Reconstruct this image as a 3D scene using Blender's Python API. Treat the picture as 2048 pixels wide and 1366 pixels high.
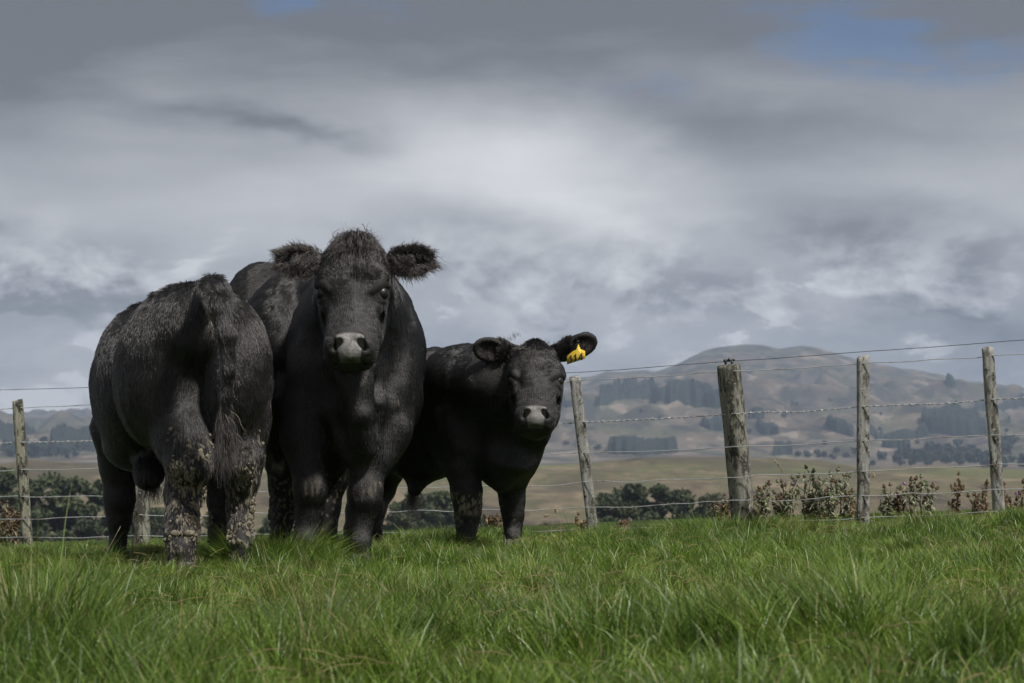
import bpy, bmesh, math, random
import numpy as np
from mathutils import Vector, Matrix, noise as mnoise
from math import radians, sin, cos, pi

for o in list(bpy.data.objects): bpy.data.objects.remove(o)
scene = bpy.context.scene
HD = 1.0      # hair density
GD = 1.0      # grass density
COL = scene.collection

# ------------------------------------------------------------------ camera
FPX = 4836.0            # focal length in pixels of the 2048 px wide photograph (85 mm)
CAMZ = 0.50             # the photographer crouches: eye height above the crest
HOR = 885.0             # image row of eye level
TH = math.atan((HOR-683.0)/FPX)
cam = bpy.data.cameras.new('camera'); camo = bpy.data.objects.new('camera', cam); COL.objects.link(camo)
cam.sensor_width = 36.0; cam.lens = FPX/2048*36.0
camo.location = (0, 0, CAMZ); camo.rotation_euler = (pi/2+TH, 0, 0)
cam.clip_start = 0.1; cam.clip_end = 30000
cam.dof.use_dof = True; cam.dof.focus_distance = 12.1; cam.dof.aperture_fstop = 7.5
scene.camera = camo
_f = np.array([0, cos(TH), sin(TH)]); _u = np.array([0, -sin(TH), cos(TH)]); _r = np.array([1., 0, 0])
def P(px, py, D):
    """point at pixel (px,py) of the 2048x1366 frame, D metres deep"""
    return np.array([0, 0, CAMZ]) + D*(_f + _r*(px-1024)/FPX + _u*(683-py)/FPX)

# ------------------------------------------------------------------ render / view
scene.render.engine = 'CYCLES'
scene.view_settings.view_transform = 'Standard'; scene.view_settings.look = 'None'
scene.view_settings.exposure = 0.32; scene.view_settings.gamma = 1.0
scene.cycles.max_bounces = 6; scene.cycles.diffuse_bounces = 3; scene.cycles.glossy_bounces = 3
scene.cycles.transmission_bounces = 3; scene.cycles.volume_bounces = 1; scene.cycles.transparent_max_bounces = 8
scene.cycles.use_denoising = True

# ------------------------------------------------------------------ node helper
class NT:
    def __init__(s, tree): s.t = tree; s.n = tree.nodes; s.l = tree.links
    def val(s, sock, v):
        if v is None: return
        if isinstance(v, bpy.types.NodeSocket): s.l.new(v, sock)
        else:
            try: sock.default_value = v
            except Exception: sock.default_value = (v[0], v[1], v[2])
    def node(s, typ, props=None, **inp):
        n = s.n.new(typ)
        for k, v in (props or {}).items(): setattr(n, k, v)
        for k, v in inp.items():
            key = k.replace('_', ' ')
            s.val(n.inputs[key] if key in n.inputs else n.inputs[int(k[1:])], v)
        return n
    def math(s, op, a, b=None, c=None, clamp=False):
        n = s.n.new('ShaderNodeMath'); n.operation = op; n.use_clamp = clamp
        s.val(n.inputs[0], a); s.val(n.inputs[1], b); s.val(n.inputs[2], c); return n.outputs[0]
    def mix(s, f, a, b, mode='MIX'):
        n = s.n.new('ShaderNodeMix'); n.data_type = 'RGBA'; n.blend_type = mode
        s.val(n.inputs[0], f); s.val(n.inputs[6], a); s.val(n.inputs[7], b); return n.outputs[2]
    def noise(s, vec, scale, detail=4, rough=.55, out=0, dist=0.):
        n = s.n.new('ShaderNodeTexNoise'); s.val(n.inputs['Vector'], vec); n.inputs['Scale'].default_value = scale
        n.inputs['Detail'].default_value = detail; n.inputs['Roughness'].default_value = rough; n.inputs['Distortion'].default_value = dist
        return n.outputs[out]
    def ramp(s, f, stops, interp='LINEAR'):
        n = s.n.new('ShaderNodeValToRGB'); s.val(n.inputs[0], f); cr = n.color_ramp; cr.interpolation = interp
        while len(cr.elements) < len(stops): cr.elements.new(0.5)
        for e, (p, c) in zip(cr.elements, stops):
            e.position = p; e.color = (c, c, c, 1) if not isinstance(c, (tuple, list)) else (c[0], c[1], c[2], 1)
        return n.outputs[0]
    def rng(s, v, a, b, c=0., d=1., smooth=False):
        n = s.n.new('ShaderNodeMapRange'); n.interpolation_type = 'SMOOTHSTEP' if smooth else 'LINEAR'
        for i, x in enumerate((v, a, b, c, d)): s.val(n.inputs[i], x)
        return n.outputs[0]
    def vmul(s, v, k):
        n = s.n.new('ShaderNodeVectorMath'); n.operation = 'MULTIPLY'; s.val(n.inputs[0], v); s.val(n.inputs[1], k); return n.outputs[0]
    def vadd(s, v, k):
        n = s.n.new('ShaderNodeVectorMath'); n.operation = 'ADD'; s.val(n.inputs[0], v); s.val(n.inputs[1], k); return n.outputs[0]
def C4(r, g, b): return (r, g, b, 1.0)
def S(r, g, b):   # 8-bit sRGB -> linear
    f = lambda c: (c/255/12.92) if c <= 10 else (((c/255)+.055)/1.055)**2.4
    return (f(r), f(g), f(b), 1.0)

# ------------------------------------------------------------------ world: clouds over a Nishita sky
SUN_EL, SUN_AZ = radians(53), radians(138)     # azimuth from +Y (view direction) clockwise: behind, to the right
world = bpy.data.worlds.new('World'); scene.world = world; world.use_nodes = True
world.node_tree.nodes.clear(); W = NT(world.node_tree)
def build_world():
    tc = W.node('ShaderNodeTexCoord').outputs['Generated']
    sep = W.node('ShaderNodeSeparateXYZ', None, i0=tc).outputs
    az = W.math('ARCTAN2', sep[0], sep[1]); el = W.math('ARCSINE', sep[2])
    v = W.node('ShaderNodeCombineXYZ', None, X=az, Y=el).outputs[0]
    def g(px, py, rx, ry, rot=0.):
        """soft elliptical mask in sky directions, centred on direction of photo pixel"""
        a0, e0 = (px-1024)/FPX, (HOR-py)/FPX
        n = W.node('ShaderNodeMapping', {'vector_type': 'TEXTURE'}); W.val(n.inputs['Vector'], vw)
        n.inputs['Location'].default_value = (a0, e0, 0); n.inputs['Rotation'].default_value = (0, 0, rot)
        n.inputs['Scale'].default_value = (rx/FPX, ry/FPX, 1)
        d = W.node('ShaderNodeVectorMath', {'operation': 'LENGTH'}, i0=n.outputs[0]).outputs['Value']
        return W.rng(d, 1.0, 0.0, 0, 1, smooth=True)
    # wobble the directions so that the masks have cloud-like edges
    wob = W.node('ShaderNodeTexNoise', None, Vector=W.vmul(v, (9., 20., 1)), Scale=1.3, Detail=6.).outputs[1]
    wob2 = W.vadd(wob, (-.5, -.5, -.5))
    wobf = W.vadd(W.node('ShaderNodeTexNoise', None, Vector=W.vmul(v, (40., 70., 1)), Scale=1., Detail=8., Roughness=.6).outputs[1], (-.5, -.5, -.5))
    vw = W.vadd(W.vadd(v, W.vmul(wob2, (.075, .030, 0))), W.vmul(wobf, (.020, .010, 0)))
    # fine streaky stratus (stretched sideways) and lumpy cumulus
    st = W.noise(W.vmul(v, (5., 24., 1)), 1.6, 11, .62, dist=.45)
    st2 = W.noise(W.vadd(W.vmul(v, (13., 46., 1)), (3.1, 1.7, 0)), 1.5, 8, .55, dist=.3)
    vc = W.vmul(v, (13., 24., 1))
    cu = W.noise(vc, 1., 12, .62, dist=.25)
    cu_b = W.noise(W.vadd(vc, (-.16, .26, 0)), 1., 12, .62, dist=.25)
    L = W.math('ADD', .43, W.math('MULTIPLY', W.math('SUBTRACT', st, .5), .22))
    L = W.math('ADD', L, W.math('MULTIPLY', W.math('SUBTRACT', st2, .5), .09))
    def addg(L, amt, *a): return W.math('MULTIPLY_ADD', g(*a), amt, L)
    L = W.math('ADD', L, W.rng(el, .095, .185, 0, -.33, smooth=True))   # darker cloud base overhead of the frame
    L = addg(L, .30, 1010, 310, 520, 170, -.12)
    L = addg(L, .10, 760, 420, 700, 130, 0.)
    L = addg(L, .12, 1150, 450, 420, 120, -.15)
    L = addg(L, -.13, 1500, 270, 620, 120, -.05)
    L = addg(L, -.10, 480, 235, 420, 60, -.12)
    L = addg(L, -.12, 620, 255, 260, 34, -.16)
    L = addg(L, -.22, 1760, 455, 400, 110, -.22)
    L = addg(L, -.20, 20, 455, 130, 60, -.35)
    L = addg(L, -.13, 930, 455, 300, 120, -.3)
    L = addg(L, -.18, 1960, 670, 330, 130, -.2)
    L = addg(L, -.16, 1400, 560, 170, 90, -.4)
    L = addg(L, .16, 1330, 500, 270, 60, -.45)
    L = addg(L, .10, 1180, 620, 500, 170, -.3)
    L = addg(L, .16, 1030, 640, 130, 170, 0)
    L = addg(L, -.10, 120, 560, 330, 110, -.1)
    L = addg(L, .10, 90, 700, 260, 130, 0)
    L = addg(L, -.12, 0, 100, 330, 420, 0)
    L = addg(L, .07, 100, 790, 600, 60, 0)
    # lumps lit from above, only low in the sky
    low = W.rng(el, .105, .05, 0, 1, smooth=True)
    lump = W.math('SUBTRACT', cu, cu_b)
    bank = W.math('ADD', cu, W.math('MULTIPLY', W.math('MAXIMUM', W.math('MAXIMUM', g(1330, 560, 420, 130, -.35), g(930, 480, 330, 130, -.25)), W.math('MAXIMUM', g(1800, 470, 420, 150, -.2), g(120, 600, 420, 130, -.1))), .21))
    alpha = W.math('MULTIPLY', W.rng(bank, .50, .54, 0, .85, smooth=True), low)
    shade = W.math('MINIMUM', W.math('MAXIMUM', W.math('MULTIPLY_ADD', lump, 2.8, .40), .22), .74)
    for a_ in ((-.17, 1800, 450, 420, 120, -.2), (-.07, 930, 450, 330, 120, -.3), (-.16, 1980, 660, 360, 150, -.2), (-.10, 60, 560, 300, 110, 0), (.10, 1250, 520, 300, 110, -.45), (.08, 150, 680, 260, 90, 0)): shade = addg(shade, *a_)
    rim = W.math('MULTIPLY', W.rng(bank, .49, .515, 0, 1, smooth=True), W.rng(bank, .60, .53, 0, 1, smooth=True))
    shade = W.math('MULTIPLY_ADD', rim, .07, shade)
    L = W.math('ADD', W.math('MULTIPLY', L, W.math('SUBTRACT', 1.0, alpha)), W.math('MULTIPLY', shade, alpha))
    L = W.math('ADD', L, W.math('MULTIPLY', W.math('MULTIPLY', lump, .5), low))
    L = W.math('ADD', L, W.math('MULTIPLY', W.math('MULTIPLY', W.math('SUBTRACT', cu, .5), .30), low))
    L = W.math('MINIMUM', W.math('MAXIMUM', L, .13), .80)
    tint = W.mix(W.rng(L, .15, .6), C4(.955, .985, 1.065), C4(.99, 1.0, 1.015))
    # unseen cloud deck overhead, brightened to light the bulls from above
    zen = W.rng(el, .24, .75, 1.0, 2.2, smooth=True)
    cl = W.mix(1.0, tint, W.node('ShaderNodeCombineColor', None, Red=L, Green=L, Blue=L).outputs[0], 'MULTIPLY')
    cl = W.mix(1.0, cl, W.node('ShaderNodeCombineColor', None, Red=zen, Green=zen, Blue=zen).outputs[0], 'MULTIPLY')
    # blue gaps
    sky = W.node('ShaderNodeTexSky', {'sky_type': 'NISHITA', 'sun_disc': False, 'sun_elevation': SUN_EL, 'sun_rotation': SUN_AZ, 'altitude': 300., 'air_density': 1.0, 'dust_density': .3, 'ozone_density': 2.0}).outputs[0]
    blue = W.mix(1.0, sky, C4(.026, .038, .056), 'MULTIPLY')
    gap = W.math('MAXIMUM', g(640, 10, 300, 75, -.12), g(1760, 80, 480, 150, -.18))
    gap = W.math('MAXIMUM', gap, W.math('MULTIPLY', g(1250, 185, 180, 60, 0), .6))
    gap = W.math('MAXIMUM', gap, W.math('MULTIPLY', g(2000, 620, 260, 110, -.3), .35))
    gap = W.math('MULTIPLY', gap, W.rng(st2, .36, .60, .25, 1.0, smooth=True))
    gap = W.rng(gap, .06, .80, 0, .60, smooth=True)
    col = W.mix(gap, cl, blue)
    bg = W.node('ShaderNodeBackground', None, Color=col, Strength=1.0)
    out = W.node('ShaderNodeOutputWorld'); W.l.new(bg.outputs[0], out.inputs[0])
build_world()
# the Nishita sky is scaled by the 0.04-0.06 tint above (its background strength); clouds carry their own brightness

sun = bpy.data.lights.new('sun', 'SUN'); sun.energy = 3.6; sun.angle = radians(6); sun.color = (1, .965, .91)
suno = bpy.data.objects.new('sun', sun); COL.objects.link(suno)
_sd = Vector((sin(SUN_AZ)*cos(SUN_EL), cos(SUN_AZ)*cos(SUN_EL), sin(SUN_EL)))
suno.rotation_euler = _sd.to_track_quat('Z', 'Y').to_euler(); suno.location = (0, 0, 50)

# ------------------------------------------------------------------ object helpers
def tag(o, label=None, cat=None, group=None, kind=None):
    if label: o['label'] = label
    if cat: o['category'] = cat
    if group: o['group'] = group
    if kind: o['kind'] = kind
    return o
def empty(name, loc, label, cat, group=None):
    o = bpy.data.objects.new(name, None); COL.objects.link(o); o.location = tuple(loc); o.empty_display_size = .1
    return tag(o, label, cat, group)
def mesh_obj(name, verts, faces, mat=None, parent=None, smooth=True, origin=None):
    """faces: int array (n,k), or list of arrays with differing k, or list of lists"""
    verts = np.asarray(verts, dtype=np.float64).reshape(-1, 3)
    org = np.zeros(3)
    if parent is not None: org = np.array(parent.location)
    elif origin is not None: org = np.asarray(origin, float)
    me = bpy.data.meshes.new(name)
    groups = faces if isinstance(faces, list) and len(faces) and isinstance(faces[0], np.ndarray) and faces[0].ndim == 2 else None
    if groups is None:
        if isinstance(faces, np.ndarray): groups = [faces]
        else:
            byk = {}
            for f in faces: byk.setdefault(len(f), []).append(f)
            groups = [np.array(v, dtype=np.int32) for v in byk.values()]
    groups = [g for g in groups if len(g)]
    nl = sum(g.size for g in groups); npoly = sum(len(g) for g in groups)
    me.vertices.add(len(verts)); me.vertices.foreach_set('co', (verts-org).astype(np.float32).ravel())
    me.loops.add(nl); me.loops.foreach_set('vertex_index', np.concatenate([g.ravel() for g in groups]).astype(np.int32))
    me.polygons.add(npoly)
    tot = np.concatenate([np.full(len(g), g.shape[1]) for g in groups]); st = np.concatenate([[0], np.cumsum(tot)[:-1]])
    me.polygons.foreach_set('loop_start', st.astype(np.int32))
    me.update(calc_edges=True); me.validate()
    if smooth: me.polygons.foreach_set('use_smooth', np.ones(len(me.polygons), bool))
    o = bpy.data.objects.new(name, me); COL.objects.link(o)
    if mat: me.materials.append(mat)
    if parent is not None: o.parent = parent
    elif origin is not None: o.location = tuple(org)
    return o
def vattr(o, name, data, typ='FLOAT'):
    a = o.data.attributes.new(name, typ, 'POINT'); a.data.foreach_set('value' if typ == 'FLOAT' else 'color', np.asarray(data, np.float32).ravel())
class MB:
    """collects primitives into one mesh"""
    def __init__(s): s.v = []; s.f = []; s.n = 0
    def add(s, v, f):
        v = np.asarray(v, float).reshape(-1, 3)
        s.v.append(v); s.f += [[int(i)+s.n for i in q] for q in f]; s.n += len(v)
    def tube(s, pts, rad, seg=6, cap=True):
        pts = np.asarray(pts, float); n = len(pts)
        rad = np.broadcast_to(np.asarray(rad, float), (n,))
        t = np.gradient(pts, axis=0); t /= np.linalg.norm(t, axis=1)[:, None]+1e-12
        up = np.array([0, 0, 1.]) if abs(t[:, 2]).mean() < .8 else np.array([0, 1., 0])
        a = np.cross(t, up); a /= np.linalg.norm(a, axis=1)[:, None]+1e-12; b = np.cross(a, t)
        ang = np.arange(seg)/seg*2*pi
        ring = pts[:, None]+rad[:, None, None]*(a[:, None]*np.cos(ang)[None, :, None]+b[:, None]*np.sin(ang)[None, :, None])
        f = []
        for i in range(n-1):
            for j in range(seg):
                k = (j+1) % seg; f.append([i*seg+j, i*seg+k, (i+1)*seg+k, (i+1)*seg+j])
        if cap: f.append(list(range(seg))[::-1]); f.append([(n-1)*seg+j for j in range(seg)])
        s.add(ring.reshape(-1, 3), f)
    def ball(s, c, r, seg=8, rings=5, sc=(1, 1, 1)):
        v = []; f = []
        for i in range(rings+1):
            th = pi*i/rings
            for j in range(seg):
                ph = 2*pi*j/seg; v.append([sin(th)*cos(ph), sin(th)*sin(ph), cos(th)])
        for i in range(rings):
            for j in range(seg):
                k = (j+1) % seg; f.append([i*seg+j, (i+1)*seg+j, (i+1)*seg+k, i*seg+k])
        s.add(np.array(v)*r*np.array(sc)+np.asarray(c), f)
    def quad(s, pts): s.add(pts, [[0, 1, 2, 3]])
    def build(s, name, mat, parent=None, smooth=True, origin=None):
        return mesh_obj(name, np.concatenate(s.v), s.f, mat, parent, smooth, origin)

# ------------------------------------------------------------------ numpy noise
_rs = np.random.RandomState(7); _perm = _rs.permutation(512)
def _hash(ix, iy, iz=0): return _perm[(_perm[(_perm[ix & 511]+iy) & 511]+iz) & 511]/511.0
def vnoise2(x, y):
    xi = np.floor(x).astype(int); yi = np.floor(y).astype(int); fx = x-xi; fy = y-yi
    fx = fx*fx*(3-2*fx); fy = fy*fy*(3-2*fy)
    a = _hash(xi, yi); b = _hash(xi+1, yi); c = _hash(xi, yi+1); d = _hash(xi+1, yi+1)
    return (a+(b-a)*fx)*(1-fy)+(c+(d-c)*fx)*fy
def fbm2(x, y, o=4, g=.5):
    s = 0; a = 1; t = 0
    for i in range(o): s = s+a*vnoise2(x+17.3*i, y+9.1*i); t += a; a *= g; x = x*2.03; y = y*2.03
    return s/t
def vnoise3(p):
    i = np.floor(p).astype(int); f = p-i; f = f*f*(3-2*f); r = 0
    for dx in (0, 1):
        for dy in (0, 1):
            for dz in (0, 1):
                w = (f[..., 0] if dx else 1-f[..., 0])*(f[..., 1] if dy else 1-f[..., 1])*(f[..., 2] if dz else 1-f[..., 2])
                r = r+w*_hash(i[..., 0]+dx, i[..., 1]+dy, i[..., 2]+dz)
    return r
def sstep(x, a, b): t = np.clip((x-a)/(b-a), 0, 1); return t*t*(3-2*t)

# ------------------------------------------------------------------ terrain heights
SIL = np.array([(-1600, 850), (-900, 838), (-300, 835), (-120, 815), (-40, 812), (0, 827), (18, 835), (50, 842), (90, 840), (156, 838), (190, 838), (300, 845), (450, 830), (620, 800), (800, 812), (950, 790), (1060, 772), (1130, 760), (1180, 754), (1215, 744),
  (1245, 747), (1290, 744), (1310, 748), (1345, 734), (1380, 715), (1410, 701), (1440, 693), (1480, 690), (1530, 692), (1560, 699), (1600, 693), (1640, 697), (1680, 713), (1720, 722), (1750, 727), (1800, 736), (1840, 738), (1880, 748), (1930, 764), (1960, 764), (2000, 772), (2060, 782), (2300, 800), (2800, 815), (3700, 840)], float)
CREST = np.array([(-1600, 925), (-300, 925), (0, 928), (60, 918), (180, 926), (300, 935), (500, 925), (640, 915), (760, 915), (900, 925), (1060, 932), (1100, 932), (1190, 925), (1285, 915), (1424, 912), (1500, 914), (1563, 913), (1640, 918), (1700, 928), (1750, 936), (1795, 931), (1890, 928), (2048, 938), (2400, 930), (3700, 925)], float)
def zground(x, y):
    z = -.068 + .035*x - .015*np.maximum(y-13, 0) - .0030*np.maximum(y-17.5, 0)**2*np.where(y < 35, 1, 1)
    z = z + .05*(fbm2(x*1.6+5, y*1.6, 3)-.5) + .10*(fbm2(x*.35+2, y*.35, 2)-.5)*np.clip((15-y)/4, 0, 1)
    return z
DK = [60, 110, 200, 350, 520, 700, 870, 1060, 1400, 2200, 3000]
def zfar(px, y):
    px = np.asarray(px, float); y = np.asarray(y, float); px, y = np.broadcast_arrays(px, y)
    crest = (HOR-np.interp(px, CREST[:, 0], CREST[:, 1]))/FPX*870
    sil = np.interp(px, SIL[:, 0], SIL[:, 1])
    ys = [-4.8, -8.5, -12.5, -15, -14.5, -11, None, -15, -24, -27, -13]
    out = np.zeros(px.shape)
    zs = [np.full(px.shape, v) if v is not None else crest for v in ys]
    for i in range(len(DK)-1):
        m = (y >= DK[i]) & (y < DK[i+1]); t = sstep(y, DK[i], DK[i+1]) if i in (5, 6, 7) else np.clip((y-DK[i])/(DK[i+1]-DK[i]), 0, 1)
        out = np.where(m, zs[i]*(1-t)+zs[i+1]*t, out)
    out = np.where(y < DK[0], zs[0], out)
    far = y >= 3000
    f = np.interp(y, [3000, 3500, 4200, 5000, 6200, 7000, 9500], [0, .13, .36, .62, 1.0, .93, .6])
    py = 905+(sil-905)*f
    out = np.where(far, (HOR-py)/FPX*np.minimum(y, 6200), out)
    X = (px-1024)/FPX*y
    w1 = np.clip((y-90)/300, 0, 1)*np.clip((2400-y)/1200, 0, 1)*np.where(abs(y-870) < 130, .25, 1)
    out = out+w1*(7.5*(fbm2(X/90+3, y/120, 4)-.5)+1.4*(fbm2(X/24, y/40, 3)-.5))
    w2 = np.clip((y-2700)/1200, 0, 1)*np.clip(np.abs(y-6200)/1400, .10, 1)
    X2 = X+60*(fbm2(X/300, y/300, 2)-.5)
    r = 1-2*np.abs(fbm2(X2/520+7, y/700+1, 5)-.5); r2 = 1-2*np.abs(fbm2(X2/190+2, y/330, 4)-.5)
    r3 = 1-2*np.abs(fbm2(X2/110+5, y/260+3, 3)-.5)
    out = out+w2*(150*(r-.72)+75*(r2-.72)+28*(r3-.72)+9*(fbm2(X2/70+2, y/110, 3)-.5))
    out = out+np.clip((y-4500)/1500, 0, 1)*np.clip(np.abs(y-6200)/200, 0.35, 1)*16*(fbm2(X/75, y/90, 4)-.5)
    return out
def zany(px, y):
    x = (px-1024)/FPX*y
    t = sstep(y, 30., 60.)
    return np.where(y < 60, CAMZ*0+zground(x, np.minimum(y, 40))*(1-t)+(CAMZ+zfar(px, y))*t, CAMZ+zfar(px, y))

def grid_faces(nr, nc):
    i = np.arange(nr-1)[:, None]*nc+np.arange(nc-1)[None, :]
    return np.stack([i, i+1, i+nc+1, i+nc], -1).reshape(-1, 4).astype(np.int32)

def mat_new(name):
    m = bpy.data.materials.new(name); m.use_nodes = True; m.node_tree.nodes.clear(); return m, NT(m.node_tree)
def finish(N, shader, disp=None):
    out = N.node('ShaderNodeOutputMaterial'); N.l.new(shader, out.inputs[0])
    if disp is not None: N.l.new(disp, out.inputs[2])
def principled(N, col, rough=.8, bump=None, bstr=.3, bdist=.02, **kw):
    n = N.node('ShaderNodeBsdfPrincipled'); N.val(n.inputs['Base Color'], col); N.val(n.inputs['Roughness'], rough)
    for k, v in kw.items(): N.val(n.inputs[k.replace('_', ' ')], v)
    if bump is not None:
        b = N.node('ShaderNodeBump', None, Height=bump, Strength=bstr, Distance=bdist); N.l.new(b.outputs[0], n.inputs['Normal'])
    return n.outputs[0]
def simple_mat(name, c1, c2, scale, rough=.85, detail=4, bump=.3, bdist=.01, **kw):
    m, N = mat_new(name); tc = N.node('ShaderNodeTexCoord').outputs['Object']
    n = N.noise(tc, scale, detail); f = N.rng(n, .35, .65)
    finish(N, principled(N, N.mix(f, C4(*c1), C4(*c2)), rough, n, bump, bdist, **kw)); return m

def terrain():
    # near hilltop
    m, N = mat_new('pasture_soil'); pos = N.node('ShaderNodeNewGeometry').outputs['Position']
    n = N.noise(pos, 9, 6); n2 = N.noise(pos, 1.2, 4)
    c = N.mix(N.rng(n, .3, .7), C4(.018, .024, .008), C4(.045, .070, .016)); c = N.mix(N.rng(n2, .45, .7), c, C4(.065, .095, .022))
    finish(N, principled(N, c, .95, n, .6, .03, Specular_IOR_Level=.1))
    ys = np.concatenate([np.arange(-6, 20, .12), np.arange(20, 40.1, .5)])
    xs = np.concatenate([np.arange(-40, -7, 1.), np.arange(-7, 7, .12), np.arange(7, 41, 1.)])
    X, Y = np.meshgrid(xs, ys); Z = zground(X, Y)
    o = mesh_obj('ground', np.stack([X, Y, Z], -1).reshape(-1, 3), grid_faces(len(ys), len(xs)), m); tag(o, kind='structure')
    # valley + hills + mountain
    m, N = mat_new('hill_pasture'); pos = N.node('ShaderNodeNewGeometry').outputs['Position']
    s = N.node('ShaderNodeSeparateXYZ', None, i0=pos).outputs
    a = N.noise(pos, .004, 8, .6); b = N.noise(N.vmul(pos, (1, .45, 1)), .022, 8, .62); c_ = N.noise(N.vmul(pos, (1, .5, 1)), .16, 6, .6); d = N.noise(pos, .0016, 4)
    near = N.rng(s[1], 1500, 2600, 0, 1); bn = N.noise(N.vmul(pos, (1, .22, 1)), .05, 8, .66); bm = N.noise(N.vadd(N.vmul(pos, (1, .3, 1)), (500, 90, 0)), .016, 6, .6)
    # near slopes: tan/brown scrub with green pasture on the shoulders
    nb = N.ramp(bn, [(.38, (.060, .045, .030)), (.45, (.165, .125, .08)), (.50, (.095, .10, .042)), (.55, (.17, .13, .085)), (.63, (.27, .215, .14))])
    nb = N.mix(N.rng(c_, .52, .66, 0, .6), nb, C4(.24, .19, .13)); nb = N.mix(N.rng(c_, .44, .30, 0, .7), nb, C4(.055, .058, .03))
    green = N.math('MULTIPLY', N.rng(s[1], 620, 820, 0, 1), N.rng(s[1], 1000, 1100, 1, 0))
    nb = N.mix(N.math('MULTIPLY', N.math('MULTIPLY', green, N.rng(N.noise(N.vmul(pos, (1, .5, 1)), .011, 6, .65), .46, .56)), .62), nb, C4(.115, .15, .05))
    # far range: straw and brown, some green, darker gullies
    fb = N.ramp(a, [(.32, (.085, .075, .045)), (.43, (.17, .125, .08)), (.50, (.22, .18, .125)), (.56, (.125, .13, .062)), (.64, (.18, .15, .085)), (.72, (.29, .235, .16))])
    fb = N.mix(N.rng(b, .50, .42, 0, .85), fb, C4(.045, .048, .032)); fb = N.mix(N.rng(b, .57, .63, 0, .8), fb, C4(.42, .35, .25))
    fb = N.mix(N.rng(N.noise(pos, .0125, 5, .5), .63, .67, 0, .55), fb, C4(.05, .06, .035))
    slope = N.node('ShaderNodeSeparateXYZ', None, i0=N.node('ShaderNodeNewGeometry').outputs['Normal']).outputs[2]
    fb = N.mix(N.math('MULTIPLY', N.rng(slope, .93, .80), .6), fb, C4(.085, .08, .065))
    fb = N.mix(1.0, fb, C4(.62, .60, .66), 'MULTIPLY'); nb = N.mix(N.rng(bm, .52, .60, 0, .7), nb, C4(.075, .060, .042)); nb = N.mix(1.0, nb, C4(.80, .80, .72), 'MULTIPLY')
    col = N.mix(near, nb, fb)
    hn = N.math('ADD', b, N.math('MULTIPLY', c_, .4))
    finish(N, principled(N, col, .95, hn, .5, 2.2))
    px = np.concatenate([np.arange(-3600, -60, 40.), np.arange(-60, 2110, 7.), np.arange(2110, 6200, 40.)])
    def sheet(name, y):
        PX, Y = np.meshgrid(px, y); Z = zany(PX, Y)-np.where(Y < 42, .35, 0); X = (PX-1024)/FPX*Y
        return tag(mesh_obj(name, np.stack([X, Y, Z], -1).reshape(-1, 3), grid_faces(len(y), len(px)), m), kind='structure')
    sheet('hills', np.concatenate([np.geomspace(34, 60, 12)[:-1], np.geomspace(60, 2700, 230)]))
    sheet('mountain', np.concatenate([np.geomspace(2700, 6200, 260)[:-1], np.geomspace(6200, 9500, 60)]))
terrain()
def ray_far(px, py, lo=60, hi=9000):
    ys = np.geomspace(lo, hi, 1600); z = zany(np.full(ys.shape, float(px)), ys); line = CAMZ+(HOR-py)/FPX*ys
    k = np.argmax(z >= line)
    return ys[k] if z[k] >= line[k] else 6150.

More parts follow.
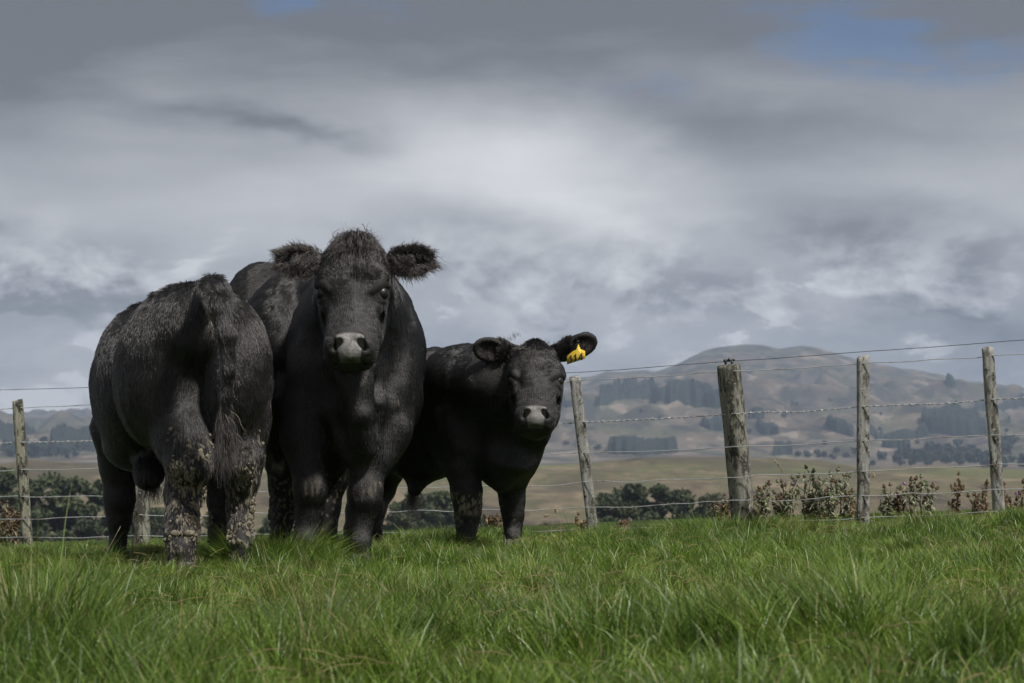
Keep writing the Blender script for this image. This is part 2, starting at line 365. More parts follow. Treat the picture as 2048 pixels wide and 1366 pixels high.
# ------------------------------------------------------------------ solid modelling: smooth union of ellipsoids and round cones
class Solid:
    def __init__(s): s.pr = []
    def ell(s, c, r, R=None, k=.05, op='+'):
        s.pr.append(('e', np.asarray(c, float), np.asarray(r, float), None if R is None else np.asarray(R, float), k, op)); return s
    def cone(s, a, ra, b, rb, k=.04, op='+', sq=None):
        s.pr.append(('c', np.asarray(a, float), float(ra), np.asarray(b, float), float(rb), k, op)); return s
    def chain(s, pts, k=.035):
        for (a, ra), (b, rb) in zip(pts[:-1], pts[1:]): s.cone(a, ra, b, rb, k)
    def bounds(s):
        lo = np.full(3, 1e9); hi = -lo
        for p in s.pr:
            if p[-1] == '-': continue
            if p[0] == 'e': lo = np.minimum(lo, p[1]-p[2].max()); hi = np.maximum(hi, p[1]+p[2].max())
            else:
                for c, r in ((p[1], p[2]), (p[3], p[4])): lo = np.minimum(lo, c-r); hi = np.maximum(hi, c+r)
        return lo-.04, hi+.04
    def field(s, ax):
        F = np.full((len(ax[0]), len(ax[1]), len(ax[2])), .2, np.float32)
        for p in s.pr:
            k = p[-2]; op = p[-1]; m = k+.05
            if p[0] == 'e':
                if p[3] is None: ext = p[2]
                else: ext = np.sqrt(((p[3].T*p[2])**2).sum(1))      # rows of R are the axes
                lo = p[1]-ext-m; hi = p[1]+ext+m
            else:
                lo = np.minimum(p[1]-p[2], p[3]-p[4])-m; hi = np.maximum(p[1]+p[2], p[3]+p[4])+m
            sl = [slice(np.searchsorted(ax[i], lo[i]), np.searchsorted(ax[i], hi[i])) for i in range(3)]
            g = [ax[i][sl[i]].astype(np.float32) for i in range(3)]
            if min(map(len, g)) == 0: continue
            x = g[0][:, None, None]; y = g[1][None, :, None]; z = g[2][None, None, :]
            if p[0] == 'e':
                dx, dy, dz = x-p[1][0], y-p[1][1], z-p[1][2]
                if p[3] is None: q = (dx, dy, dz)
                else: q = tuple(p[3][i][0]*dx+p[3][i][1]*dy+p[3][i][2]*dz for i in range(3))
                r = p[2]
                k0 = np.sqrt((q[0]/r[0])**2+(q[1]/r[1])**2+(q[2]/r[2])**2)
                k1 = np.sqrt((q[0]/r[0]**2)**2+(q[1]/r[1]**2)**2+(q[2]/r[2]**2)**2)+1e-6
                d = k0*(k0-1)/k1
            else:
                a, ra, b, rb = p[1:5]; ba = b-a; L2 = (ba**2).sum()
                px_, py_, pz_ = x-a[0], y-a[1], z-a[2]
                t = np.clip((px_*ba[0]+py_*ba[1]+pz_*ba[2])/L2, 0, 1)
                d = np.sqrt((px_-t*ba[0])**2+(py_-t*ba[1])**2+(pz_-t*ba[2])**2)-(ra+(rb-ra)*t)
            d = d.astype(np.float32); A = F[tuple(sl)]
            if op == '+':
                h = np.maximum(k-np.abs(A-d), 0)/k; F[tuple(sl)] = np.minimum(A, d)-h*h*k*.25
            else:
                d = -d; h = np.maximum(k-np.abs(A-d), 0)/k; F[tuple(sl)] = np.maximum(A, d)+h*h*k*.25
        return F

def surface_nets(F, ax):
    nx, ny, nz = F.shape; neg = F < 0
    c = np.zeros((nx-1, ny-1, nz-1), np.int8)
    for dx in (0, 1):
        for dy in (0, 1):
            for dz in (0, 1): c += neg[dx:nx-1+dx, dy:ny-1+dy, dz:nz-1+dz]
    act = (c > 0) & (c < 8); idx = np.full(act.shape, -1, np.int32); I = np.argwhere(act); idx[act] = np.arange(len(I))
    ps = np.zeros((len(I), 3)); cnt = np.zeros(len(I))
    cs = [(0, 0, 0), (1, 0, 0), (0, 1, 0), (1, 1, 0), (0, 0, 1), (1, 0, 1), (0, 1, 1), (1, 1, 1)]
    vals = [F[I[:, 0]+a, I[:, 1]+b, I[:, 2]+d] for a, b, d in cs]
    for i in range(8):
        for ax_ in range(3):
            j = i | (1 << ax_)
            if j == i: continue
            v0, v1 = vals[i], vals[j]; m = (v0 < 0) != (v1 < 0); t = v0/(v0-v1+1e-12)
            p = np.tile(np.array(cs[i], float), (len(I), 1)); p[:, ax_] = t
            ps[m] += p[m]; cnt += m
    ps /= cnt[:, None]
    V = np.zeros((len(I), 3))
    for a in range(3):
        A = ax[a]; V[:, a] = A[I[:, a]]+(A[np.minimum(I[:, a]+1, len(A)-1)]-A[I[:, a]])*ps[:, a]
    quads = []
    for a in range(3):
        b, d = (a+1) % 3, (a+2) % 3
        s0 = [slice(None)]*3; s1 = [slice(None)]*3; s0[a] = slice(0, -1); s1[a] = slice(1, None)
        cr = neg[tuple(s0)] != neg[tuple(s1)]; E = np.argwhere(cr)
        E = E[(E[:, b] > 0) & (E[:, d] > 0) & (E[:, b] < F.shape[b]-1) & (E[:, d] < F.shape[d]-1)]
        def cell(ob, od):
            q = E.copy(); q[:, b] += ob; q[:, d] += od; return idx[q[:, 0], q[:, 1], q[:, 2]]
        Q = np.stack([cell(-1, -1), cell(0, -1), cell(0, 0), cell(-1, 0)], -1)
        inside = neg[E[:, 0], E[:, 1], E[:, 2]]
        Q = np.where(inside[:, None], Q, Q[:, ::-1]); quads.append(Q)
    return V, np.concatenate(quads).astype(np.int32)
def relax(V, Q, it=2, lam=.5):
    n = len(V); 
    for _ in range(it):
        s = np.zeros((n, 3)); c = np.zeros(n)
        for a in range(4):
            i, j = Q[:, a], Q[:, (a+1) % 4]
            for k in range(3): s[:, k] += np.bincount(i, V[j, k], n)+np.bincount(j, V[i, k], n)
            c += np.bincount(i, minlength=n)+np.bincount(j, minlength=n)
        V = V+lam*(s/c[:, None]-V)
    return V
def vnormals(V, Q):
    n = np.cross(V[Q[:, 2]]-V[Q[:, 0]], V[Q[:, 3]]-V[Q[:, 1]]); out = np.zeros_like(V)
    for a in range(4):
        for k in range(3): out[:, k] += np.bincount(Q[:, a], n[:, k], len(V))
    return out/(np.linalg.norm(out, axis=1)[:, None]+1e-12)
def axis_fine(lo, hi, h, fine):
    """coordinates lo..hi, step h, finer inside the ranges in fine [(a,b,step)]"""
    c = [lo]
    while c[-1] < hi:
        st = h
        for a, b, f in fine:
            d = max(a-c[-1], c[-1]-b, 0); st = min(st, f+d*.12)
        c.append(c[-1]+st)
    return np.array(c)
unit = lambda v: np.asarray(v, float)/np.linalg.norm(v, axis=-1, keepdims=True)
def px_ell(S_, px, py, D, rx, ry, rz, k=.045, roll=0., yaw=0., op='+'):
    s = D/FPX; R = None
    if roll or yaw:
        a = radians(roll); b = radians(yaw)      # roll: in the picture plane; yaw: about the vertical
        Rx = np.array([[cos(a), 0, sin(a)], [0, 1, 0], [-sin(a), 0, cos(a)]]); Rz = np.array([[cos(b), sin(b), 0], [-sin(b), cos(b), 0], [0, 0, 1]])
        R = Rx@Rz
    S_.ell(P(px, py, D), np.array([rx, ry, rz])*s, R, k, op)
def leg(S_, pts, k=.045):
    px_chain(S_, pts, k); a, b, D, r = pts[-1]; p = P(a, b, D); r = r*D/FPX; z = float(zground(p[0], p[1]))
    if p[2]-z > .02: S_.cone(p, r, np.array([p[0], p[1], z+.02]), r*1.12, .02)
def px_chain(S_, pts, k=.04): S_.chain([(P(a, b, D), r*D/FPX) for a, b, D, r in pts], k)

# ------------------------------------------------------------------ bull head
class Head:
    """local axes: u poll->muzzle, v out of the face, w sideways; unit = 1/286 of the head's length"""
    def __init__(s, origin, u, v, length):
        s.o = np.asarray(origin, float); s.u = unit(u); v = np.asarray(v, float); s.v = unit(v-(v@s.u)*s.u); s.w = np.cross(s.u, s.v); s.s = length/286.
        if s.w[0] < 0: s.w = -s.w
        s.R = np.stack([s.u, s.v, s.w])
    def p(s, u, v, w): return s.o+s.s*(u*s.u+v*s.v+w*s.w)
    def loc(s, X): return (X-s.o)@s.R.T/s.s
    def build(s, B, wide=1.0):
        q = s.s
        def e(u, v, w, ru, rv, rw, k=18, op='+', tilt=0.):
            R = s.R
            if tilt:
                a = radians(tilt); R = np.stack([s.R[0]*cos(a)+s.R[2]*sin(a), s.R[1], -s.R[0]*sin(a)+s.R[2]*cos(a)])
            B.ell(s.p(u, v, w*wide), np.array([ru, rv, rw*(wide if op == '+' else 1)])*q, R, k*q, op)
        def c(a, ra, b, rb, k=18, op='+'): B.cone(s.p(a[0], a[1], a[2]*wide), ra*q, s.p(b[0], b[1], b[2]*wide), rb*q, k*q, op)
        e(64, -62, 0, 54, 58, 62, 30); e(28, -60, 0, 34, 45, 26, 34)
        e(98, -56, 0, 70, 52, 66, 26)
        for sg in (-1, 1):
            e(104, -26, sg*48, 30, 22, 25, 18)                  # brow
            e(138, -60, sg*50, 36, 34, 18, 20)                  # cheek bone
            e(158, -105, sg*36, 58, 48, 26, 26)                 # jaw muscle
            e(247, -34, sg*31, 28, 30, 22, 14)                  # nostril wing
            e(266, -50, sg*24, 18, 26, 22, 12)                  # lip
            e(205, -52, sg*34, 44, 30, 14, 22)
        c((110, -50, 0), 50, (205, -44, 0), 38, 26); c((205, -44, 0), 40, (242, -38, 0), 38, 22)
        c((120, -120, 0), 40, (215, -92, 0), 26, 26); e(266, -70, 0, 18, 22, 22, 14)
        e(256, -16, 0, 26, 17, 26, 10)                          # nose pad
        for sg in (-1, 1):
            e(242, 1, sg*18, 8, 6, 11, 6)                       # rim above nostril
            e(129, -34, sg*66, 11, 15, 13, 8, '-', tilt=sg*-20)                  # eye socket
            c((112, -34, sg*68), 5.5, (117, -16, sg*54), 6.5, 10); c((117, -16, sg*54), 6.5, (136, -12, sg*46), 5, 12)      # upper lid / brow ridge
            c((144, -40, sg*65), 4, (143, -22, sg*52), 4, 8)      # lower lid
            e(158, -8, sg*48, 18, 7, 7, 16, '-')                 # hollow before the eye
            c((251, 1, sg*21), 5.5, (262, -5, sg*32), 6, 5, '-'); c((249, -2, sg*20), 6, (254, -12, sg*24), 7, 4, '-')   # nostril
            c((253, -9, sg*23), 5.5, (258, -14, sg*25), 6, 4, '-')
            e(196, -66, sg*56, 40, 20, 5, 16, '-')
        c((283, -26, -20), 2.2, (283, -26, 20), 2.2, 4, '-'); 
        for sg in (-1, 1): c((283, -26, sg*20), 2.2, (270, -60, sg*46), 2.5, 5, '-')
    def eyes(s, parent, wide=1.0):
        for sg in (-1, 1):
            c = s.p(130, -31, sg*57*wide); mb = MB(); mb.ball(c, 14.5*s.s, 20, 14); mb.build('eye', M_eye, parent)
        for sg in (-1, 1): pass
    def ear(s, B, base, tip, rb, rt, thick, face, hollow=True, k=.02):
        """base/tip world points, radii (m) in the ear's plane; face: direction the opening looks to"""
        base = np.asarray(base); tip = np.asarray(tip); d = unit(tip-base); f = unit(face-(face@d)*d); g = np.cross(d, f)
        L = np.linalg.norm(tip-base); R = np.stack([d, f, g])
        B.cone(base-d*.04, rb*.62, base+d*L*.25, rb*.8, k)
        B.ell(base+d*L*.48, (L*.52, thick, rb), R, k); B.ell(base+d*L*.68, (L*.33, thick*.9, rt), R, k)
        if hollow: B.ell(base+d*L*.55+f*thick*1.05, (L*.36, thick*.95, rb*.62), R, .012, '-'); B.ell(base+d*L*.40+f*thick*.9, (L*.22, thick*1.1, rb*.38), R, .012, '-')

# ------------------------------------------------------------------ coats made of hair curves
def sample_surface(V, Q, N, n, rs, dens=None):
    T = np.concatenate([Q[:, [0, 1, 2]], Q[:, [0, 2, 3]]]); a, b, c = V[T[:, 0]], V[T[:, 1]], V[T[:, 2]]
    A = np.linalg.norm(np.cross(b-a, c-a), axis=1)
    if dens is not None: A = A*dens[T].mean(1)
    cs = np.cumsum(A); t = np.searchsorted(cs, rs.rand(n)*cs[-1]); t = np.minimum(t, len(T)-1)
    u, v = rs.rand(n), rs.rand(n); m = u+v > 1; u[m] = 1-u[m]; v[m] = 1-v[m]
    w = np.stack([1-u-v, u, v], -1)
    p = (V[T[t]]*w[..., None]).sum(1); nn = unit((N[T[t]]*w[..., None]).sum(1)); return p, nn
def vecnoise(p, sc): return np.stack([vnoise3(p*sc+o) for o in (0., 37.2, 71.9)], -1)*2-1
def hair_object(name, pts, rad, mat, parent, attrs=None):
    """pts (n,k,3) world; rad (n,k)"""
    n, k = pts.shape[:2]
    if n < 1: return None
    cv = bpy.data.hair_curves.new(name); cv.add_curves([k]*n)
    cv.position_data.foreach_set('vector', (pts-np.array(parent.location)).astype(np.float32).ravel())
    a = cv.attributes.get('radius') or cv.attributes.new('radius', 'FLOAT', 'POINT'); a.data.foreach_set('value', rad.astype(np.float32).ravel())
    for nm, d in (attrs or {}).items():
        t = cv.attributes.new(nm, 'FLOAT', 'CURVE'); t.data.foreach_set('value', d.astype(np.float32).ravel())
    cv.materials.append(mat)
    o = bpy.data.objects.new(name, cv); COL.objects.link(o); o.parent = parent
    return o
def grow(root, nrm, flow, length, lift, rs, k=5, clump=.35, wav=.0, droop=.0, clsc=28., locks=(.011, .011, .04)):
    f = flow-(flow*nrm).sum(1)[:, None]*nrm; f = unit(f+1e-6)
    side = np.cross(nrm, f)
    cl = vecnoise(root, clsc); cl2 = vecnoise(root, clsc*.3)
    # strands stick together in locks: every lock has its own direction and lift, its hairs meet at the tip
    locks = np.asarray(locks)*np.ones(3)
    if abs(locks[2]-locks[1]) > 1e-6:      # locks are drawn out along the lie of the hair
        along = (np.abs(f[:, 1]) > np.abs(f[:, 2]))[:, None]; locks = np.where(along, locks[[0, 2, 1]], locks)
    g = root*(1/locks)+cl2*.8; ci = np.floor(g).astype(int); lk = np.stack([_hash(ci[:, 0]+a, ci[:, 1]+b, ci[:, 2]+c_) for a, b, c_ in ((0, 0, 0), (11, 5, 7), (3, 17, 29))], -1)*2-1
    cen = ((ci+.5)-cl2*.8)*locks; pull = (cen-root)*np.minimum(1, .012/locks); pull = pull-(pull*nrm).sum(1)[:, None]*nrm
    f = unit(f+clump*(cl*.30+cl2*.5+lk*.34)+rs.normal(0, .06, root.shape)); f = unit(f-(f*nrm).sum(1)[:, None]*nrm)
    lift = (lift*np.clip(1+.35*cl[:, 0]+.60*lk[:, 0]+rs.normal(0, .15, len(root)), .15, 2.5))[:, None]
    P_ = np.zeros((len(root), k, 3)); P_[:, 0] = root-nrm*.0015
    L = (length*np.clip(1+rs.normal(0, .2, len(root)), .4, 1.6))[:, None]; cur = root.copy()
    ph = cl[:, 1][:, None]*6+rs.rand(len(root), 1)*1.2
    for i in range(1, k):
        t = i/(k-1)
        d = unit(nrm*lift*(1.35-t*1.15)+f+side*(wav*np.sin(ph+t*6.5))+np.array([0, 0, -1.])*droop*t)
        cur = cur+d*L/(k-1); P_[:, i] = cur+pull*(.62*t**1.3)
    return P_

def hair_mat(name, col, mud=True, rough=.24):
    m, N = mat_new(name)
    at = N.node('ShaderNodeAttribute', {'attribute_name': 'mud'}).outputs['Fac']; tn = N.node('ShaderNodeAttribute', {'attribute_name': 'tone'}).outputs['Fac']
    rnd = N.node('ShaderNodeHairInfo').outputs['Random']
    h = N.node('ShaderNodeBsdfHairPrincipled', {'parametrization': 'COLOR'})
    c = N.mix(rnd, C4(*[x*.55 for x in col]), C4(*[x*1.5 for x in col])); c = N.mix(tn, c, C4(.050, .036, .028))
    N.val(h.inputs['Color'], c); h.inputs['Roughness'].default_value = rough; h.inputs['Radial Roughness'].default_value = .5; h.inputs['Coat'].default_value = .0; h.inputs['IOR'].default_value = 1.54
    d = N.node('ShaderNodeBsdfPrincipled', None, Base_Color=N.mix(rnd, C4(.20, .17, .125), C4(.46, .41, .31)), Roughness=.8)
    mx = N.node('ShaderNodeMixShader', None, i0=at); N.l.new(h.outputs[0], mx.inputs[1]); N.l.new(d.outputs[0], mx.inputs[2])
    finish(N, mx.outputs[0]); return m
M_hair = hair_mat('black_hair', (.0045, .004, .0038))
M_hairtail = hair_mat('tail_hair', (.013, .010, .009))
def make_skin():
    m, N = mat_new('black_hide'); tc = N.node('ShaderNodeNewGeometry').outputs['Position']
    nose = N.node('ShaderNodeAttribute', {'attribute_name': 'nose'}).outputs['Fac']; mud = N.node('ShaderNodeAttribute', {'attribute_name': 'mud'}).outputs['Fac']
    fine = N.noise(tc, 420, 3); mid = N.noise(tc, 60, 4)
    vor = N.node('ShaderNodeTexVoronoi', None, Vector=tc, Scale=230.).outputs['Distance']
    c = N.mix(N.rng(mid, .35, .7), C4(.008, .0075, .0075), C4(.016, .014, .013))
    c = N.mix(nose, c, N.mix(N.rng(mid, .3, .7), C4(.105, .10, .095), C4(.225, .215, .205)))
    c = N.mix(N.math('MULTIPLY', nose, N.math('LESS_THAN', N.noise(tc, 330, 1), .30)), c, C4(.5, .47, .4))
    c = N.mix(mud, c, C4(.27, .235, .17))
    r = N.mix(nose, C4(.6, .6, .6), C4(.36, .36, .36)); r = N.mix(mud, r, C4(.85, .85, .85))
    hgt = N.mix(nose, fine, vor)
    finish(N, principled(N, c, r, hgt, .55, .004)); return m
M_skin = make_skin()
def make_eye():
    m, N = mat_new('bull_eye'); finish(N, principled(N, C4(.005, .004, .003), .45, Coat_Weight=.12, Coat_Roughness=.2)); return m
M_eye = make_eye()
M_hoof = simple_mat('hoof_horn', (.03, .026, .022), (.10, .085, .065), 40, .55)
M_mudclod = simple_mat('dried_mud', (.085, .072, .05), (.27, .235, .175), 60, .95, bump=.7)

# ------------------------------------------------------------------ the three bulls
def hooves(parent, feet, mat=None):
    for (px, py, D, r, fx) in feet:
        c = P(px, py, D); z0 = float(zground(c[0], c[1]))-.01
        mb = MB()
        for sg in (-1, 1):      # two claws
            cx = c[0]+sg*r*.5*abs(fx[1]); cy = c[1]+sg*r*.5*fx[0]
            seg = 10; rings = []
            for (h, sc, fw) in ((0, 1.15, .035), (.03, 1.05, .02), (.06, .92, .0)):
                rings.append([(cx+fx[0]*fw+r*.62*sc*cos(a), cy+fx[1]*fw+r*.85*sc*sin(a), z0+h) for a in np.arange(seg)/seg*2*pi])
            v = np.array(rings).reshape(-1, 3); f = []
            for i in range(2):
                for j in range(seg): k = (j+1) % seg; f.append([i*seg+j, i*seg+k, (i+1)*seg+k, (i+1)*seg+j])
            f += [list(range(seg))[::-1], [2*seg+j for j in range(seg)]]
            mb.add(v, f)
        mb.build('hoof', mat or M_hoof, parent)

def body_mesh(name, B, base, h, fine, label, legz, mudf, nosef=None):
    lo, hi = B.bounds()
    lo[2] = max(lo[2], base[2]-.02)
    ax = [axis_fine(lo[i], hi[i], h, fine[i]) for i in range(3)]
    F = B.field(ax); V, Q = surface_nets(F, ax); V = relax(V, Q, 2, .4); N = vnormals(V, Q)
    V = V+N*((vnoise3(V*14)-.5)*.006+(vnoise3(V*np.array([26., 26., 5.]))-.5)*.010+(vnoise3(V*5+9)-.5)*.012)[:, None]*np.clip((V[:, 2]-.35)/.3, .2, 1)[:, None]*(1 if nosef is None else (1-nosef(V)[1]))[:, None]
    N = vnormals(V, Q)
    o = mesh_obj(name, V, Q, M_skin, origin=base)
    tag(o, label, 'bull', 'black bulls standing on the hilltop')
    vattr(o, 'mud', np.clip(mudf(V), 0, 1)); vattr(o, 'nose', nosef(V)[0] if nosef else np.zeros(len(V)))
    return o, V, Q, N

def mud_pattern(V, sc=55., lo=.52, hi=.60):
    n = vnoise3(V*np.array([sc, sc, sc*.6]))*.6+vnoise3(V*sc*.35+5)*.4
    return sstep(n, lo, hi)

def coat(o, V, Q, N, n, seed, flowf, lenf, mudf, rad=.0009, head=None, nhead=0, headflow=None, tonef=None, dens=None):
    rs = np.random.RandomState(seed)
    p, nn = sample_surface(V, Q, N, n, rs, dens(V, N) if dens else None)
    L, lift, keep = lenf(p, nn); m = rs.rand(n) < keep; p, nn, L, lift = p[m], nn[m], L[m], lift[m]
    H = grow(p, nn, flowf(p, nn), L, lift, rs, 4, clump=.38)
    r = np.tile(np.array([1., .95, .7, .12])*rad, (len(p), 1))*(.7+.6*rs.rand(len(p), 1))
    mud = mudf(p); tone = tonef(p) if tonef else np.zeros(len(p))
    hair_object('coat', H, r, M_hair, o, {'mud': mud, 'tone': tone})

def head_cover(o, V, Q, N, hd, n, seed, lenf, rad=.0007, wide=1.0, top_long=1.0, name='face_hair'):
    rs = np.random.RandomState(seed)
    l = hd.loc(V); inr = ((l[:, 0] > -30) & (l[:, 0] < 300) & (l[:, 1] > -150) & (l[:, 1] < 60) & (np.abs(l[:, 2]) < 90)).astype(float)
    p, nn = sample_surface(V, Q, N, n, rs, inr)
    l = hd.loc(p)
    nz = ((l[:, 0]-256)/28)**2+(l[:, 2]/33)**2
    ok = ~((nz < 1) & (l[:, 1] > -26)); ok &= ~((np.hypot(l[:, 0]-129, (np.abs(l[:, 2])-57*wide)) < 18) & (l[:, 1] > -60))
    p, nn, l = p[ok], nn[ok], l[ok]
    # hair whorl on the forehead at u=118: above it hair runs up and out, below it down towards the muzzle
    du = l[:, 0]-122; side = l[:, 2]/60.
    du = du+18*(vnoise3(p*30)-.5)+6*np.cos(l[:, 2]*.12); fu = np.tanh(du/22); top = sstep(l[:, 0], 62, 30)*sstep(np.abs(l[:, 2]), 60, 20)
    fu = fu*(1-top)+top*1.0; fw = side*np.where(du < 0, 1.3, .55)+top*side*.5
    flow = fu[:, None]*hd.u+fw[:, None]*hd.w
    L, lift = lenf(l)
    H = grow(p, nn, flow, L, lift, rs, 5, clump=.55, wav=.35, clsc=45.)
    r = np.tile(np.array([1., 1, .9, .6, .12])*rad, (len(p), 1))*(.7+.6*rs.rand(len(p), 1))
    hair_object(name, H, r, M_hair, o, {'mud': (rs.rand(len(p)) < .0006).astype(float), 'tone': (.05+.28*sstep(l[:, 0], 150, 60))*np.clip(vecnoise(p, 70.)[:, 0]+.2*rs.rand(len(p)), 0, 1)})

def tuft(o, name, anchors, dirs, n, L, rad, spread, seed, mat=None, wav=.5, droop=.3, k=9, mudp=0., tone=.3):
    """free strands growing from points along anchors (list of 3d points)"""
    rs = np.random.RandomState(seed); anchors = np.asarray(anchors, float); dirs = np.asarray(dirs, float)
    t = rs.rand(n)*(len(anchors)-1); i = np.minimum(t.astype(int), len(anchors)-2); f = (t-i)[:, None]
    p = anchors[i]*(1-f)+anchors[i+1]*f+rs.normal(0, spread, (n, 3)); d = dirs[i]*(1-f)+dirs[i+1]*f
    cl = vecnoise(p, 40.); d = unit(d+rs.normal(0, .16, (n, 3))+cl*.35)
    side = unit(np.cross(d, np.array([.3, 1, .1]))); up = np.cross(d, side)
    Ls = (L*np.clip(1+rs.normal(0, .25, n), .35, 1.6))[:, None]; ph = (cl[:, 0]*7)[:, None]+rs.rand(n, 1)*1.0
    H = np.zeros((n, k, 3)); cur = p.copy(); H[:, 0] = p
    for j in range(1, k):
        tt = j/(k-1); dd = unit(d+side*wav*np.sin(ph+tt*9)+up*wav*.6*np.cos(ph*1.3+tt*7)+np.array([0, 0, -1.])*droop*tt)
        cur = cur+dd*Ls/(k-1); H[:, j] = cur
    r = np.linspace(1, .15, k)[None]*rad*(.7+.6*rs.rand(n, 1))
    return hair_object(name, H, r, mat or M_hair, o, {'mud': (rs.rand(n) < mudp).astype(float), 'tone': rs.rand(n)*tone})

def ear_hair(o, hd_w, V, Q, N, box, n, seed, L, tipdir, name='ear_hair', rad=.0009):
    rs = np.random.RandomState(seed); lo, hi = box
    inr = np.all((V > lo) & (V < hi), axis=1).astype(float)
    p, nn = sample_surface(V, Q, N, n, rs, inr)
    g = (nn[:, 1] > -.55) | (vnoise3(p*60) > .72); p, nn = p[g], nn[g]
    H = grow(p, nn, np.tile(tipdir, (len(p), 1)), np.full(len(p), L), np.clip(.35+.9*np.abs(nn[:, 2])+.4*nn[:, 0]*np.sign(tipdir[0]), .25, 1.3), rs, 5, clump=.7, wav=.3)
    r = np.tile(np.array([1., 1, .9, .6, .12])*rad, (len(p), 1))
    hair_object(name, H, r, M_hair, o, {'mud': np.zeros(len(p)), 'tone': .15*rs.rand(len(p))})

def clods(o, V, Q, N, boxes, n, seed, size=(.0026, .0092)):
    """dried mud sticking in the coat: many small flattened lumps"""
    rs = np.random.RandomState(seed); w = np.zeros(len(V))
    for lo, hi, k in boxes: w = np.maximum(w, np.all((V > np.minimum(lo, hi)) & (V < np.maximum(lo, hi)), axis=1)*k)
    w = w*(.012+sstep(vnoise3(V*np.array([27, 27, 9.])), .50, .62))*(N[:, 1] < .25)
    p, nn = sample_surface(V, Q, N, n, rs, w)
    t = rs.normal(0, .25, (n, 3))+np.array([0, 0, -1.]); t = unit(t-(t*nn).sum(1)[:, None]*nn); b = np.cross(nn, t)
    s_ = rs.uniform(size[0], size[1], n)*rs.uniform(.5, 1.25, n); seg = 7
    VV = np.zeros((n, seg*2+1, 3)); c = p+nn*.009
    for ri, (rad, h) in enumerate(((1., 0.), (.72, .42))):
        for j in range(seg):
            a = 2*pi*j/seg; rr = rad*(1+rs.uniform(-.28, .28, n)); VV[:, ri*seg+j] = c+t*(1.45*s_*rr*cos(a))[:, None]+b*(s_*.8*rr*sin(a))[:, None]+nn*(s_*h-.006*(ri == 0))[:, None]
    VV[:, -1] = c+nn*(s_*.55)[:, None]; base = (np.arange(n)*(seg*2+1))[:, None, None]
    q = np.array([[j, (j+1) % seg, seg+(j+1) % seg, seg+j] for j in range(seg)]); tr = np.array([[seg+j, seg+(j+1) % seg, 2*seg] for j in range(seg)])
    m = mesh_obj('dried_mud', VV.reshape(-1, 3), [(base+q[None]).reshape(-1, 4).astype(np.int32), (base+tr[None]).reshape(-1, 3).astype(np.int32)], M_mudclod, o, smooth=False); m['kind'] = 'stuff'
SOFT = .05
